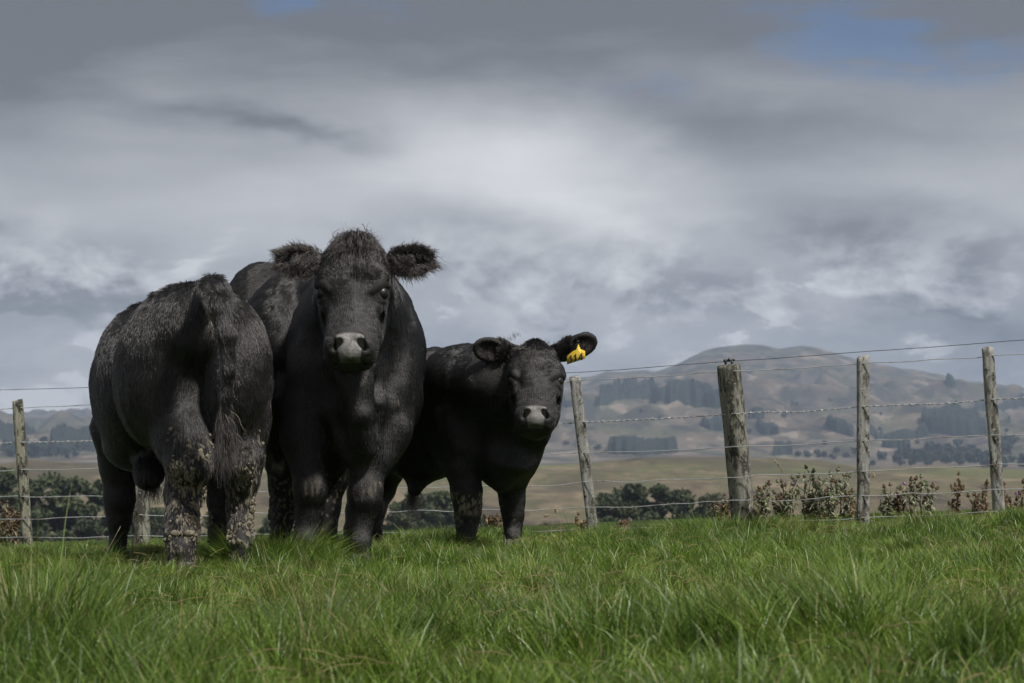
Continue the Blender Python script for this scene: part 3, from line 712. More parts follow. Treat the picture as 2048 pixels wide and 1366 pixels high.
# ---- A: left bull, seen from behind
def bull_a():
    B = Solid(); e = lambda *a, **k: px_ell(B, *a, **k)
    e(400, 668, 11.9, 112, 130, 100, roll=-14); e(428, 596, 11.75, 34, 60, 44)         # rump, tail head
    e(352, 640, 12.2, 62, 60, 48)                                           # hook bone
    e(335, 742, 11.9, 106, 115, 160, roll=-6)                              # near haunch
    leg(B, [(352, 810, 11.85, 88), (372, 880, 11.72, 60), (380, 925, 11.6, 44), (368, 985, 11.62, 34), (364, 1040, 11.5, 28), (362, 1072, 11.44, 29), (362, 1096, 11.4, 27)], .05)
    px_ell(B, 395, 935, 11.48, 26, 24, 30, k=.04)                             # hock point
    px_ell(B, 364, 1064, 11.42, 30, 26, 18, k=.02)
    e(478, 760, 11.8, 66, 108, 150)                                        # far haunch
    leg(B, [(488, 850, 11.8, 54), (488, 915, 11.7, 36), (484, 960, 11.68, 30), (480, 1010, 11.7, 22), (480, 1055, 11.66, 20), (480, 1088, 11.6, 23)], .05)
    px_ell(B, 488, 925, 11.56, 22, 22, 28, k=.04)
    e(306, 770, 12.6, 121, 190, 164); e(356, 700, 12.3, 108, 150, 112)        # barrel, loin
    e(318, 768, 13.2, 128, 130, 150); e(280, 886, 12.7, 72, 140, 58)          # shoulders, belly
    e(330, 880, 12.9, 110, 150, 60)
    px_chain(B, [(300, 930, 12.35, 34), (297, 952, 12.25, 28)], .05)          # sheath
    leg(B, [(236, 860, 13.1, 54), (238, 930, 13.15, 36), (239, 1000, 13.15, 28), (238, 1040, 13.15, 21), (236, 1085, 13.15, 17)], .05)
    leg(B, [(425, 860, 13.1, 52), (436, 930, 13.15, 34), (437, 1000, 13.15, 20), (436, 1060, 13.1, 17), (434, 1082, 13.1, 17)], .05)
    # groove between the haunches, flank fold
    B.cone(P(428, 640, 11.38), .012, P(430, 720, 11.36), .022, .05, '-'); B.cone(P(482, 650, 11.50), .012, P(480, 820, 11.46), .018, .05, '-'); B.cone(P(430, 720, 11.36), .022, P(440, 880, 11.42), 26*.0024, .05, '-')
    B.cone(P(222, 700, 12.02), .012, P(240, 800, 11.98), .014, .05, '-'); B.cone(P(240, 800, 11.98), .014, P(312, 890, 11.86), .012, .05, '-')
    # tail dock down to the switch
    tail = [(424, 580, 11.62, 26), (412, 584, 11.40, 19), (434, 614, 11.27, 20), (452, 670, 11.23, 18), (457, 740, 11.23, 15), (453, 790, 11.25, 12), (450, 830, 11.27, 8)]
    px_chain(B, tail, .03)
    # neck and head carried low in front, hidden by the body
    B.cone(P(325, 760, 13.4), .30, P(315, 790, 14.2), .19, .08)
    hd = Head(P(318, 745, 14.25), (0.05, .75, -.62), (0, .62, .75), .62); hd.build(B)
    for sg in (-1, 1): hd.ear(B, hd.p(45, -50, sg*60), hd.p(52, -60, sg*135), .045, .05, .018, np.array([0, 1., .1]))
    base = P(345, 1090, 12.3); base[2] = zground(base[0], base[1])
    mudz = lambda V: sstep(V[:, 2], .62, .38)
    s = 11.6/FPX
    def mudf(V):
        zz = V[:, 2]; back = (V[:, 1] < 12.02)
        m = mud_pattern(V*np.array([1, 1, .7]), 125., .64, .66)*.8*sstep(zz, .50, .36)*np.where(back, 1, .0)
        m = np.maximum(m, mud_pattern(V, 110., .70, .72)*np.where(back, .8, .0)*sstep(zz, .60, .45))
        d = np.hypot(V[:, 0]-P(421, 640, 11.5)[0], (V[:, 2]-P(421, 630, 11.5)[2])*.42); m = np.maximum(m, sstep(d, .05, .0)*mud_pattern(V*1., 95., .42, .55)*(V[:, 1] < 12.1)*.9)
        m = np.maximum(m, (mud_pattern(V, 130., .86, .88)*.9))
        return m
    nosef = lambda V: (np.zeros(len(V)), np.zeros(len(V)))
    o, V, Q, N = body_mesh('bull', B, base, .0125, [[], [], []], 'black bull seen from behind with its tail hanging and dried mud on its hind legs', 0, mudf, nosef)
    def lenf(p, n):
        leg = sstep(p[:, 2], .62, .48); back = p[:, 1] < 12.4
        L = .026+.000*leg*back; L = L-.012*leg*(~back); lift = .16+.10*leg*back
        spine = sstep(n[:, 2], .8, .98)*(p[:, 1] < 12.6); L = L+.012*spine; lift = lift+.35*spine
        low = sstep(p[:, 2], .11, .06); return L*(1-.6*low), lift, np.ones(len(p))
    def flowf(p, n):
        f = np.tile(np.array([.05, -.45, -1.]), (len(p), 1)); rump = sstep(p[:, 1], 12.3, 11.8)[:, None]
        f = f*(1-rump)+rump*np.array([.10, -.1, -1.]); f[:, 0] += .55*sstep(p[:, 2], .55, .75)*sstep(p[:, 2], 1.15, .8)*np.sign(P(437, 700, 11.5)[0]-p[:, 0])*-.6
        return f
    tonef = lambda p: .22*sstep(p[:, 0], P(430, 700, 11.5)[0], P(500, 700, 11.5)[0])*(p[:, 1] < 12.2)*vnoise3(p*6)
    coat(o, V, Q, N, int(230000*HD), 1, flowf, lenf, mudf, rad=.00095, tonef=tonef)
    tl = [P(a, b, D) for a, b, D, r in tail]
    dn = [np.array([0, 0, -1.])]*len(tl); dn[1] = np.array([.6, 0, -1.])
    tuft(o, 'tail_hair', tl, dn, int(6000*HD), .034, .0010, .011, 2, M_hair, .12, .3, 5, tone=.32)
    a0 = P(452, 790, 11.27); a1 = P(450, 840, 11.30)
    tuft(o, 'tail_switch', [a0, a1, a1], [[-.02, 0, -1.], [.08, 0, -1.], [.12, 0, -1.]], int(800*HD), .22, .0013, .008, 3, M_hairtail, .40, .25, 12, mudp=.01, tone=.22)
    tuft(o, 'sheath_hair', [P(285, 972, 12.25), P(315, 975, 12.25)], [[0, 0, -1.], [.1, 0, -1.]], int(300*HD), .06, .001, .02, 4)
    tuft(o, 'hock_hair', [P(352, 960, 11.75), P(345, 1000, 11.72)], [[-.4, 0, -1.], [-.2, 0, -1]], int(260*HD), .085, .0011, .02, 5, wav=.6)
    bx = lambda x0, y0, x1, y1, D0, D1: (P(x0, y0, D0), P(x1, y1, D1))
    def box(x0, y0, x1, y1, d0, d1): m = (d0+d1)/2; a_, b_ = P(x0, y0, m), P(x1, y1, m); return np.array([a_[0], d0, b_[2]]), np.array([b_[0], d1, a_[2]])
    clods(o, V, Q, N, [(*box(345, 910, 410, 1075, 11.2, 12.), 1.), (*box(460, 930, 505, 1085, 11.3, 12.), 1.3), (*box(330, 860, 520, 940, 11.2, 12.), .12), (*box(415, 990, 455, 1070, 12.8, 13.5), .4)], 560, 6)
    # dew claws above the near hind hoof
    for dx in (-14, 14):
        mb = MB(); mb.ball(P(364+dx, 1067, 11.27), .022, 10, 7, (1.1, .8, .75)); mb.build('dewclaw', M_mudclod, o)
    hooves(o, [(362, 1100, 11.38, .060, (0, 1)), (480, 1090, 11.58, .055, (0, 1)), (236, 1082, 13.15, .055, (0, 1)), (434, 1080, 13.1, .055, (0, 1))])
    return o

# ---- B: middle bull, facing the camera
def bull_b():
    B = Solid(); e = lambda *a, **k: px_ell(B, *a, **k)
    e(708, 740, 12.45, 120, 150, 172); e(714, 625, 12.5, 104, 150, 100)
    e(775, 706, 12.6, 75, 160, 136, roll=2); e(648, 718, 12.6, 72, 160, 150)
    e(690, 610, 12.95, 100, 120, 72)
    e(606, 704, 13.2, 126, 200, 164, yaw=-12); e(598, 800, 13.2, 118, 210, 114)
    e(528, 640, 13.95, 88, 120, 116); e(545, 760, 13.9, 90, 120, 130)
    # brisket and dewlap
    px_chain(B, [(716, 830, 12.15, 78), (722, 890, 12.10, 46), (728, 934, 12.08, 22)], .06)
    px_chain(B, [(706, 745, 11.98, 42), (722, 830, 11.93, 26), (736, 900, 11.96, 17)], .03)
    # point of the shoulders
    e(616, 790, 12.28, 44, 70, 95, k=.10); e(800, 790, 12.34, 38, 70, 85, k=.10)
    # fore legs
    leg(B, [(612, 810, 12.3, 50), (608, 880, 12.15, 37), (614, 935, 12.1, 29), (621, 985, 12.08, 29), (616, 1025, 12.08, 21), (611, 1060, 12.08, 19), (609, 1085, 12.04, 21)], .045)
    leg(B, [(798, 800, 12.35, 44), (781, 860, 12.2, 38), (752, 915, 12.12, 33), (733, 965, 12.08, 27), (731, 1000, 12.06, 26), (725, 1035, 12.06, 19), (722, 1060, 12.06, 18), (721, 1085, 12.02, 20)], .045)
    e(621, 972, 12.05, 29, 24, 34, k=.05); e(732, 985, 12.05, 28, 24, 34, k=.05); e(604, 862, 12.15, 38, 36, 66, k=.07); e(770, 868, 12.19, 38, 36, 62, k=.07)
    e(695, 590, 12.6, 60, 60, 60)
    # hind legs
    leg(B, [(560, 860, 13.7, 60), (566, 915, 13.9, 36), (567, 970, 13.95, 27), (565, 1030, 13.9, 21), (562, 1075, 13.85, 22)], .05)
    leg(B, [(650, 850, 13.6, 62), (664, 905, 13.8, 34), (668, 960, 13.9, 25), (659, 1015, 13.9, 19), (654, 1072, 13.85, 19)], .05)
    px_chain(B, [(560, 880, 13.1, 26), (556, 915, 13.0, 12)], .05)
    # folds: neck against the shoulders, between fore legs and brisket
    B.cone(P(796, 600, 12.15), .014, P(772, 740, 12.06), .018, .035, '-'); B.cone(P(772, 740, 12.06), .018, P(796, 850, 12.05), .018, .035, '-')
    B.cone(P(580, 620, 12.7), .012, P(576, 800, 12.55), .020, .04, '-'); B.cone(P(636, 600, 12.3), .012, P(652, 720, 12.1), .014, .04, '-')
    B.cone(P(660, 740, 11.98), .02, P(672, 850, 12.02), .02, .08, '-'); B.cone(P(672, 850, 11.98), .02, P(690, 905, 12.0), .02, .06, '-')
    B.cone(P(800, 800, 12.00), .018, P(790, 828, 12.0), .022, .03, '-')
    hd = Head(P(707, 455, 11.92), (0, -.40, -.92), (0, -.92, .40), .715)
    B.cone(hd.p(70, -90, 0), .17, P(712, 650, 12.35), .27, .08)
    B.cone(hd.p(150, -120, 0), .12, P(710, 760, 12.2), .15, .08)
    hd.build(B, 1.0)
    s = 11.85/FPX
    hd.ear(B, P(642, 526, 11.98), P(557, 516, 11.93), 25*s, 20*s, 12*s, np.array([-.12, -1., -.1]))
    hd.ear(B, P(775, 526, 11.98), P(861, 518, 11.93), 25*s, 20*s, 12*s, np.array([.12, -1., -.1]))
    base = P(680, 1085, 12.9); base[2] = zground(base[0], base[1])
    def mudf(V):
        zz = V[:, 2]; hind = V[:, 1] > 13.2
        m = mud_pattern(V, 125., .66, .68)*sstep(zz, .40, .26)*np.where(hind, 1, .0)
        m = np.maximum(m, mud_pattern(V, 130., .875, .89)*.8)
        m = np.maximum(m, mud_pattern(V*np.array([1, 1, .5]), 90., .50, .75)*sstep(zz, .36, .30)*sstep(zz, .20, .25)*.28)
        return m
    def nosef(V):
        l = hd.loc(V); n = sstep(np.abs(l[:, 2]), 30-.2*(l[:, 0]-236), 27-.2*(l[:, 0]-236))*sstep(l[:, 0], 229+.006*l[:, 2]**2, 235+.006*l[:, 2]**2)*sstep(l[:, 0], 284, 278)*(l[:, 1] > -30)
        near = sstep(l[:, 0], 170, 215)*(l[:, 0] < 300)*(np.abs(l[:, 2]) < 90)*(l[:, 1] > -120); return n, near
    hb = [[(P(620, 0, 11.9)[0], P(795, 0, 11.9)[0], .0055)], [(11.45, 11.98, .0065)], [(P(0, 745, 11.7)[2], P(0, 445, 11.7)[2], .0065)]]
    o, V, Q, N = body_mesh('bull', B, base, .013, hb, 'largest black bull facing the camera, broad head with shaggy ears and a pale grey nose', 0, mudf, nosef)
    def lenf(p, n):
        l = hd.loc(p); inhead = (l[:, 0] < 300) & (l[:, 0] > -30) & (l[:, 1] > -110) & (l[:, 1] < 60) & (np.abs(l[:, 2]) < 90)
        leg = sstep(p[:, 2], .55, .42); L = .019-.007*leg+.010*sstep(p[:, 2], .9, 1.2)*(p[:, 1] < 13)
        return L, .11+.05*leg, np.where(inhead, .0, 1.)
    def flowf(p, n):
        f = np.tile(np.array([-.25, .45, -1.]), (len(p), 1)); c = P(712, 700, 12.1)[0]; fr = sstep(p[:, 1], 12.7, 12.2)[:, None]
        ff = np.stack([np.clip((p[:, 0]-c)*.6, -.25, .25), np.full(len(p), .1), -np.ones(len(p))], -1); f = f*(1-fr)+fr*ff; return f
    dens = lambda V, N: 1+1.2*(V[:, 1] < 12.9)
    coat(o, V, Q, N, int(330000*HD), 11, flowf, lenf, mudf, rad=.0008, dens=dens)
    def hl(l):
        top = sstep(l[:, 0], 75, 30)*sstep(np.abs(l[:, 2]), 60, 30); fore = sstep(l[:, 0], 135, 85)
        L = .009+.013*fore+.026*top; lift = .14+.14*fore+.16*top; L = np.where(l[:, 0] > 212, .004, L); return L, lift
    head_cover(o, V, Q, N, hd, int(80000*HD), 12, hl, .00095)
    # topknot: tousled strands from the poll
    t0 = hd.p(18, -22, -20); t1 = hd.p(14, -20, 20)
    tuft(o, 'topknot', [t0, t1], [hd.u*.9+hd.v*.5-hd.w*.45, hd.u*.9+hd.v*.5+hd.w*.45], int(900*HD), .14, .0017, .020, 13, None, .60, .35, 10, tone=.5)
    tuft(o, 'topknot', [hd.p(22, -45, -22), hd.p(22, -45, 22)], [-hd.u*1.+hd.v*.2-hd.w*.7, -hd.u*1.+hd.v*.2+hd.w*.9], int(600*HD), .085, .0013, .016, 14, None, .7, .3, 9, tone=.45)
    for sx, x0, x1, sd in ((-1, 540, 628, 15), (1, 786, 876, 16)):
        a = P(x0, 560, 11.95)-np.array([0, .2, 0]); b = P(x1, 475, 11.95)+np.array([0, .25, 0])
        ear_hair(o, None, V, Q, N, (a, b), int(7000*HD), sd, .027, np.array([sx*1., 0, -.15]))
        bx, tx_ = (636, 552) if sx < 0 else (781, 866); mx = (bx+tx_)/2
        tuft(o, 'ear_fringe', [P(bx, 536, 11.93), P(mx, 542, 11.9), P(tx_, 526, 11.92)], [[sx*.15, -.25, -1.], [sx*.5, -.25, -.9], [sx*1.1, -.2, -.25]], int(900*HD), .048, .0011, .011, sd+5, None, .45, .2, 7, tone=.35)
        tuft(o, 'ear_fringe', [P(bx-sx*2, 507, 11.95), P(mx, 496, 11.92), P(tx_, 509, 11.92)], [[sx*.6, -.2, .7], [sx*.7, -.2, .8], [sx*1.1, -.2, .2]], int(800*HD), .032, .0011, .010, sd+9, None, .45, .2, 7, tone=.30)
        tuft(o, 'ear_fringe', [P(bx, 518, 11.90), P(mx, 516, 11.88)], [[sx*.7, -.6, -.5], [sx*.8, -.6, -.6]], int(200*HD), .045, .0011, .014, sd+12, None, .4, .2, 7, tone=.3)
    # whiskers and chin hair
    tuft(o, 'whiskers', [hd.p(255, -45, -52), hd.p(272, -60, -30), hd.p(272, -60, 30), hd.p(255, -45, 52)], [[-1, -.6, -.3], [-.4, -.5, -1], [.4, -.5, -1], [1, -.6, -.3]], int(160*HD), .028, .0005, .004, 17, None, .1, .3, 5)
    def box(x0, y0, x1, y1, d0, d1): m = (d0+d1)/2; a_, b_ = P(x0, y0, m), P(x1, y1, m); return np.array([a_[0], d0, b_[2]]), np.array([b_[0], d1, a_[2]])
    clods(o, V, Q, N, [(*box(540, 960, 592, 1065, 13.5, 14.3), 1.)], 150, 19)
    hd.eyes(o)
    hooves(o, [(609, 1088, 12.0, .058, (0, -1)), (721, 1088, 11.98, .058, (0, -1)), (562, 1078, 13.8, .052, (0, -1)), (654, 1074, 13.8, .052, (0, -1))])
    tuft(o, 'sheath_hair', [P(548, 915, 13.0), P(562, 925, 13.0)], [[0, 0, -1.], [.1, 0, -1.]], int(140*HD), .05, .001, .012, 18)
    return o

# ---- C: right, younger bull with the yellow ear tag
def bull_c():
    B = Solid(); e = lambda *a, **k: px_ell(B, *a, **k)
    e(1012, 858, 13.05, 80, 110, 126); e(932, 832, 13.1, 86, 105, 124)
    e(985, 772, 12.95, 86, 110, 84); e(930, 765, 13.15, 90, 120, 76)
    e(868, 822, 13.6, 100, 170, 126); e(845, 868, 13.6, 98, 160, 96); e(792, 800, 14.2, 88, 120, 108)
    px_chain(B, [(1010, 930, 12.85, 52), (1004, 962, 12.85, 24)], .06)
    px_chain(B, [(1072, 800, 12.8, 34), (1068, 860, 12.85, 28), (1050, 905, 12.9, 30)], .06)
    e(925, 880, 12.99, 46, 70, 78, k=.09)
    leg(B, [(925, 880, 12.95, 46), (923, 930, 12.92, 31), (933, 985, 12.9, 28), (936, 1020, 12.9, 24), (934, 1048, 12.9, 19), (931, 1078, 12.86, 18)], .045)
    leg(B, [(1030, 900, 13.1, 44), (1023, 950, 13.1, 29), (1024, 1000, 13.1, 23), (1026, 1030, 13.1, 19), (1026, 1055, 13.1, 14), (1025, 1074, 13.06, 16)], .045)
    leg(B, [(795, 900, 14.1, 50), (778, 940, 14.25, 28), (769, 980, 14.3, 19), (755, 1020, 14.25, 14), (749, 1060, 14.2, 15)], .05)
    leg(B, [(735, 900, 14.3, 46), (722, 945, 14.45, 26), (716, 985, 14.5, 18), (708, 1020, 14.45, 14), (703, 1058, 14.4, 15)], .05)
    px_chain(B, [(842, 935, 13.45, 34), (829, 978, 13.4, 15)], .06)
    # tail behind
    px_chain(B, [(768, 745, 14.6, 20), (755, 800, 14.75, 14), (752, 880, 14.75, 10)], .03)
    hd = Head(P(1071, 668, 12.62), (.10, -.58, -.81), (0, -.81, .58), .575)
    # roll of the head
    a = radians(-6); w0, u0 = hd.w.copy(), hd.u.copy(); hd.w = unit(w0*cos(a)-u0*sin(a)*1.0); hd.w = unit(hd.w-(hd.w@hd.v)*hd.v); hd.u = unit(np.cross(hd.v, hd.w)); hd.u = hd.u if hd.u[2] < 0 else -hd.u; hd.R = np.stack([hd.u, hd.v, hd.w])
    B.cone(hd.p(70, -85, -8), .125, P(985, 790, 12.95), .215, .08); B.cone(hd.p(150, -120, 0), .09, P(1020, 850, 12.95), .15, .08)
    hd.build(B, 1.0)
    s = 12.7/FPX
    hd.ear(B, P(1018, 708, 12.70), P(947, 692, 12.64), 28*s, 22*s, 8*s, np.array([-.1, -1., -.2]))
    hd.ear(B, P(1126, 702, 12.72), P(1193, 678, 12.70), 25*s, 20*s, 8*s, np.array([.2, -1., -.25]))
    base = P(930, 1075, 13.5); base[2] = zground(base[0], base[1])
    def mudf(V):
        zz = V[:, 2]; m = mud_pattern(V, 120., .55, .59)*sstep(zz, .25, .22)*sstep(zz, .10, .14)*(V[:, 0] < P(970, 0, 12.9)[0])*(V[:, 1] < 13.2)
        m = np.maximum(m, mud_pattern(V, 130., .88, .90)*.8); m = np.maximum(m, mud_pattern(V, 60., .6, .7)*sstep(zz, .2, .12)*.5)
        return m
    def nosef(V):
        l = hd.loc(V); n = sstep(np.abs(l[:, 2]), 30-.2*(l[:, 0]-236), 27-.2*(l[:, 0]-236))*sstep(l[:, 0], 229+.006*l[:, 2]**2, 235+.006*l[:, 2]**2)*sstep(l[:, 0], 284, 278)*(l[:, 1] > -30)
        near = sstep(l[:, 0], 170, 215)*(l[:, 0] < 300)*(np.abs(l[:, 2]) < 90)*(l[:, 1] > -120); return n*.75, near
    hb = [[(P(1010, 0, 12.6)[0], P(1135, 0, 12.6)[0], .005)], [(12.2, 12.72, .006)], [(P(0, 845, 12.5)[2], P(0, 650, 12.6)[2], .0055)]]
    o, V, Q, N = body_mesh('bull', B, base, .012, hb, 'younger black bull on the right with a yellow number tag in its ear', 0, mudf, nosef)
    def lenf(p, n):
        l = hd.loc(p); inhead = (l[:, 0] < 300) & (l[:, 0] > -30) & (l[:, 1] > -110) & (l[:, 1] < 60) & (np.abs(l[:, 2]) < 95)
        ear = (np.abs(l[:, 2]) > 75) & (l[:, 0] < 140) & (l[:, 1] > -100) & (l[:, 0] > -60)
        leg = sstep(p[:, 2], .52, .40); L = .024-.011*leg; L = np.where(ear, .008, L); return L, np.where(ear, .12, .16), np.where(inhead, 0., 1.)
    def flowf(p, n): return np.tile(np.array([-.45, .35, -1.]), (len(p), 1))
    dens = lambda V, N: 1+1.0*(V[:, 1] < 13.4)
    coat(o, V, Q, N, int(210000*HD), 21, flowf, lenf, mudf, rad=.00085, dens=dens)
    def hl(l):
        top = sstep(l[:, 0], 75, 30); fore = sstep(l[:, 0], 150, 95); L = .007+.006*fore+.010*top; return np.where(l[:, 0] > 212, .0035, L), .15+.12*fore+.3*top
    head_cover(o, V, Q, N, hd, int(50000*HD), 22, hl, .0008, 1.0)
    tuft(o, 'topknot', [hd.p(25, -40, -30), hd.p(22, -35, 5), hd.p(25, -40, 30)], [-hd.u-hd.w*.6, -hd.u*.6+hd.v*.3, -hd.u+hd.w*.6], int(350*HD), .035, .0009, .015, 23, None, .5, .2, 7)
    tuft(o, 'crest_hair', [P(990, 690, 12.9), P(1040, 672, 12.8)], [[-.5, 0, 1.], [-.4, 0, 1]], int(60*HD), .025, .0008, .008, 29, None, .3, .1, 6)
    tuft(o, 'sheath_hair', [P(834, 975, 13.4), P(824, 988, 13.4)], [[0, 0, -1.], [-.05, 0, -1.]], int(220*HD), .13, .0011, .010, 24, None, .35, .2, 10)
    tuft(o, 'whiskers', [hd.p(255, -45, -52), hd.p(272, -60, -30), hd.p(272, -60, 30), hd.p(255, -45, 52)], [[-1, -.6, -.1], [-.6, -.5, -.6], [.4, -.5, -1], [1, -.6, -.3]], int(110*HD), .035, .0005, .004, 25, None, .1, .3, 5)
    for ex, sd in ((P(975, 706, 12.66), 26), (P(1168, 688, 12.66), 27)):
        tuft(o, 'ear_fringe', [ex-np.array([.03, .0, 0]), ex+np.array([.03, 0, .0])], [[-.3, -.4, -.3], [.3, -.4, .2]], int(160*HD), .03, .0007, .012, sd, None, .3, .1, 6, tone=.6)
    hd.eyes(o, 1.0)
    hooves(o, [(931, 1080, 12.84, .050, (.2, -1)), (1025, 1076, 13.04, .048, (.2, -1)), (749, 1062, 14.15, .046, (.2, -1)), (703, 1060, 14.35, .046, (.2, -1))])
    # ear tag
    m, NN = mat_new('yellow_tag'); tc = NN.node('ShaderNodeTexCoord').outputs['Object']
    n = NN.noise(tc, 90, 5, .7); finish(NN, principled(NN, NN.mix(NN.rng(n, .50, .72, 0, .8), C4(.72, .50, .035), C4(.25, .15, .03)), .45))
    m2, N2 = mat_new('tag_ink'); finish(N2, principled(N2, C4(.006, .006, .006), .5))
    D = 12.50; out = [(1157, 688), (1161, 698), (1170, 702), (1171, 717), (1134, 729), (1134, 712), (1145, 703), (1153, 699)]
    f = [P(x, y, D) for x, y in out]; b = [q+np.array([0, .004, 0]) for q in f]; nn = len(f)
    t = mesh_obj('ear_tag', f+b, [list(range(nn))[::-1], list(range(nn, 2*nn))]+[[i, (i+1) % nn, nn+(i+1) % nn, nn+i] for i in range(nn)], m, o, smooth=False)
    fwd = np.array([0, -.003, 0])
    def stroke(mb, pts, w=2.1):
        for (x0, y0), (x1, y1) in zip(pts[:-1], pts[1:]):
            d = np.array([x1-x0, y1-y0], float); L = np.hypot(*d); d /= L; q = np.array([-d[1], d[0]])*w/2; a = np.array([x0, y0])-d*w*.3; b_ = np.array([x1, y1])+d*w*.3
            c = [a+q, a-q, b_-q, b_+q]; v = [P(x, y, D)+fwd for x, y in c]+[P(x, y, D)+fwd*.4 for x, y in c]
            mb.add(v, [[0, 1, 2, 3], [7, 6, 5, 4], [0, 3, 7, 4], [1, 0, 4, 5], [2, 1, 5, 6], [3, 2, 6, 7]])
    def dig(ch, x, y):     # x,y: lower left corner; text slopes upward to the right
        mb = MB(); T = lambda a, b_: (x+a, y-b_-a*.28)
        if ch == '1':
            stroke(mb, [T(1, 10.5), T(4, 13.5)]); mb2 = [T(4, 13.5), T(4.01, 0)]; stroke(mb, mb2, 2.5); stroke(mb, [T(1.2, 0), T(6.8, 0)], 1.7)
        else:
            stroke(mb, [T(6, 13.5), T(.6, 4.6)]); stroke(mb, [T(.6, 4.4), T(9.2, 4.4)], 1.9); stroke(mb, [T(6.6, 13.5), T(6.61, 0)], 2.3)
        q = mb.build('digit', m2, o, smooth=False); q.parent = t; q.matrix_parent_inverse = Matrix(); q.location = (0, 0, 0)
    dig('1', 1138.5, 725.5); dig('1', 1147.5, 723.3); dig('4', 1157.0, 721.8)
    return o
bull_a(); bull_b(); bull_c()

# ------------------------------------------------------------------ fence
def wood_mat(name, base1, base2, dark, lich, seed):
    m, N = mat_new(name); tc = N.node('ShaderNodeTexCoord').outputs['Object']; p = N.vadd(tc, (seed, seed*.7, seed*1.3))
    grain = N.noise(N.vmul(p, (1, 1, .06)), 130, 6, .65); big = N.noise(N.vmul(p, (1, 1, .35)), 14, 7, .68); b2 = N.noise(N.vmul(p, (1, 1, .5)), 34, 6, .7); sp = N.noise(p, 60, 5, .7)
    c = N.mix(N.rng(grain, .3, .7), C4(*base1), C4(*base2)); c = N.mix(N.rng(big, .485, .55), c, C4(*dark)); c = N.mix(N.rng(b2, .56, .62), c, C4(.018, .017, .014))
    c = N.mix(N.rng(sp, .58, .64, 0, .7), c, C4(*lich)); c = N.mix(N.rng(grain, .34, .28, 0, .8), c, C4(.03, .028, .025))
    h = N.math('ADD', grain, N.math('MULTIPLY', b2, .7)); finish(N, principled(N, c, .9, h, .8, .004)); return m
WIRE = [ # height profile of the seven wires: (image y at x=0, 1150, 2048)
    (780, 745, 680), (817, 761, 707), (886, 845, 795), (941, 906, 867), (993, 966, 927), (1036, 1015, 977), (1074, 1060, 1020)]
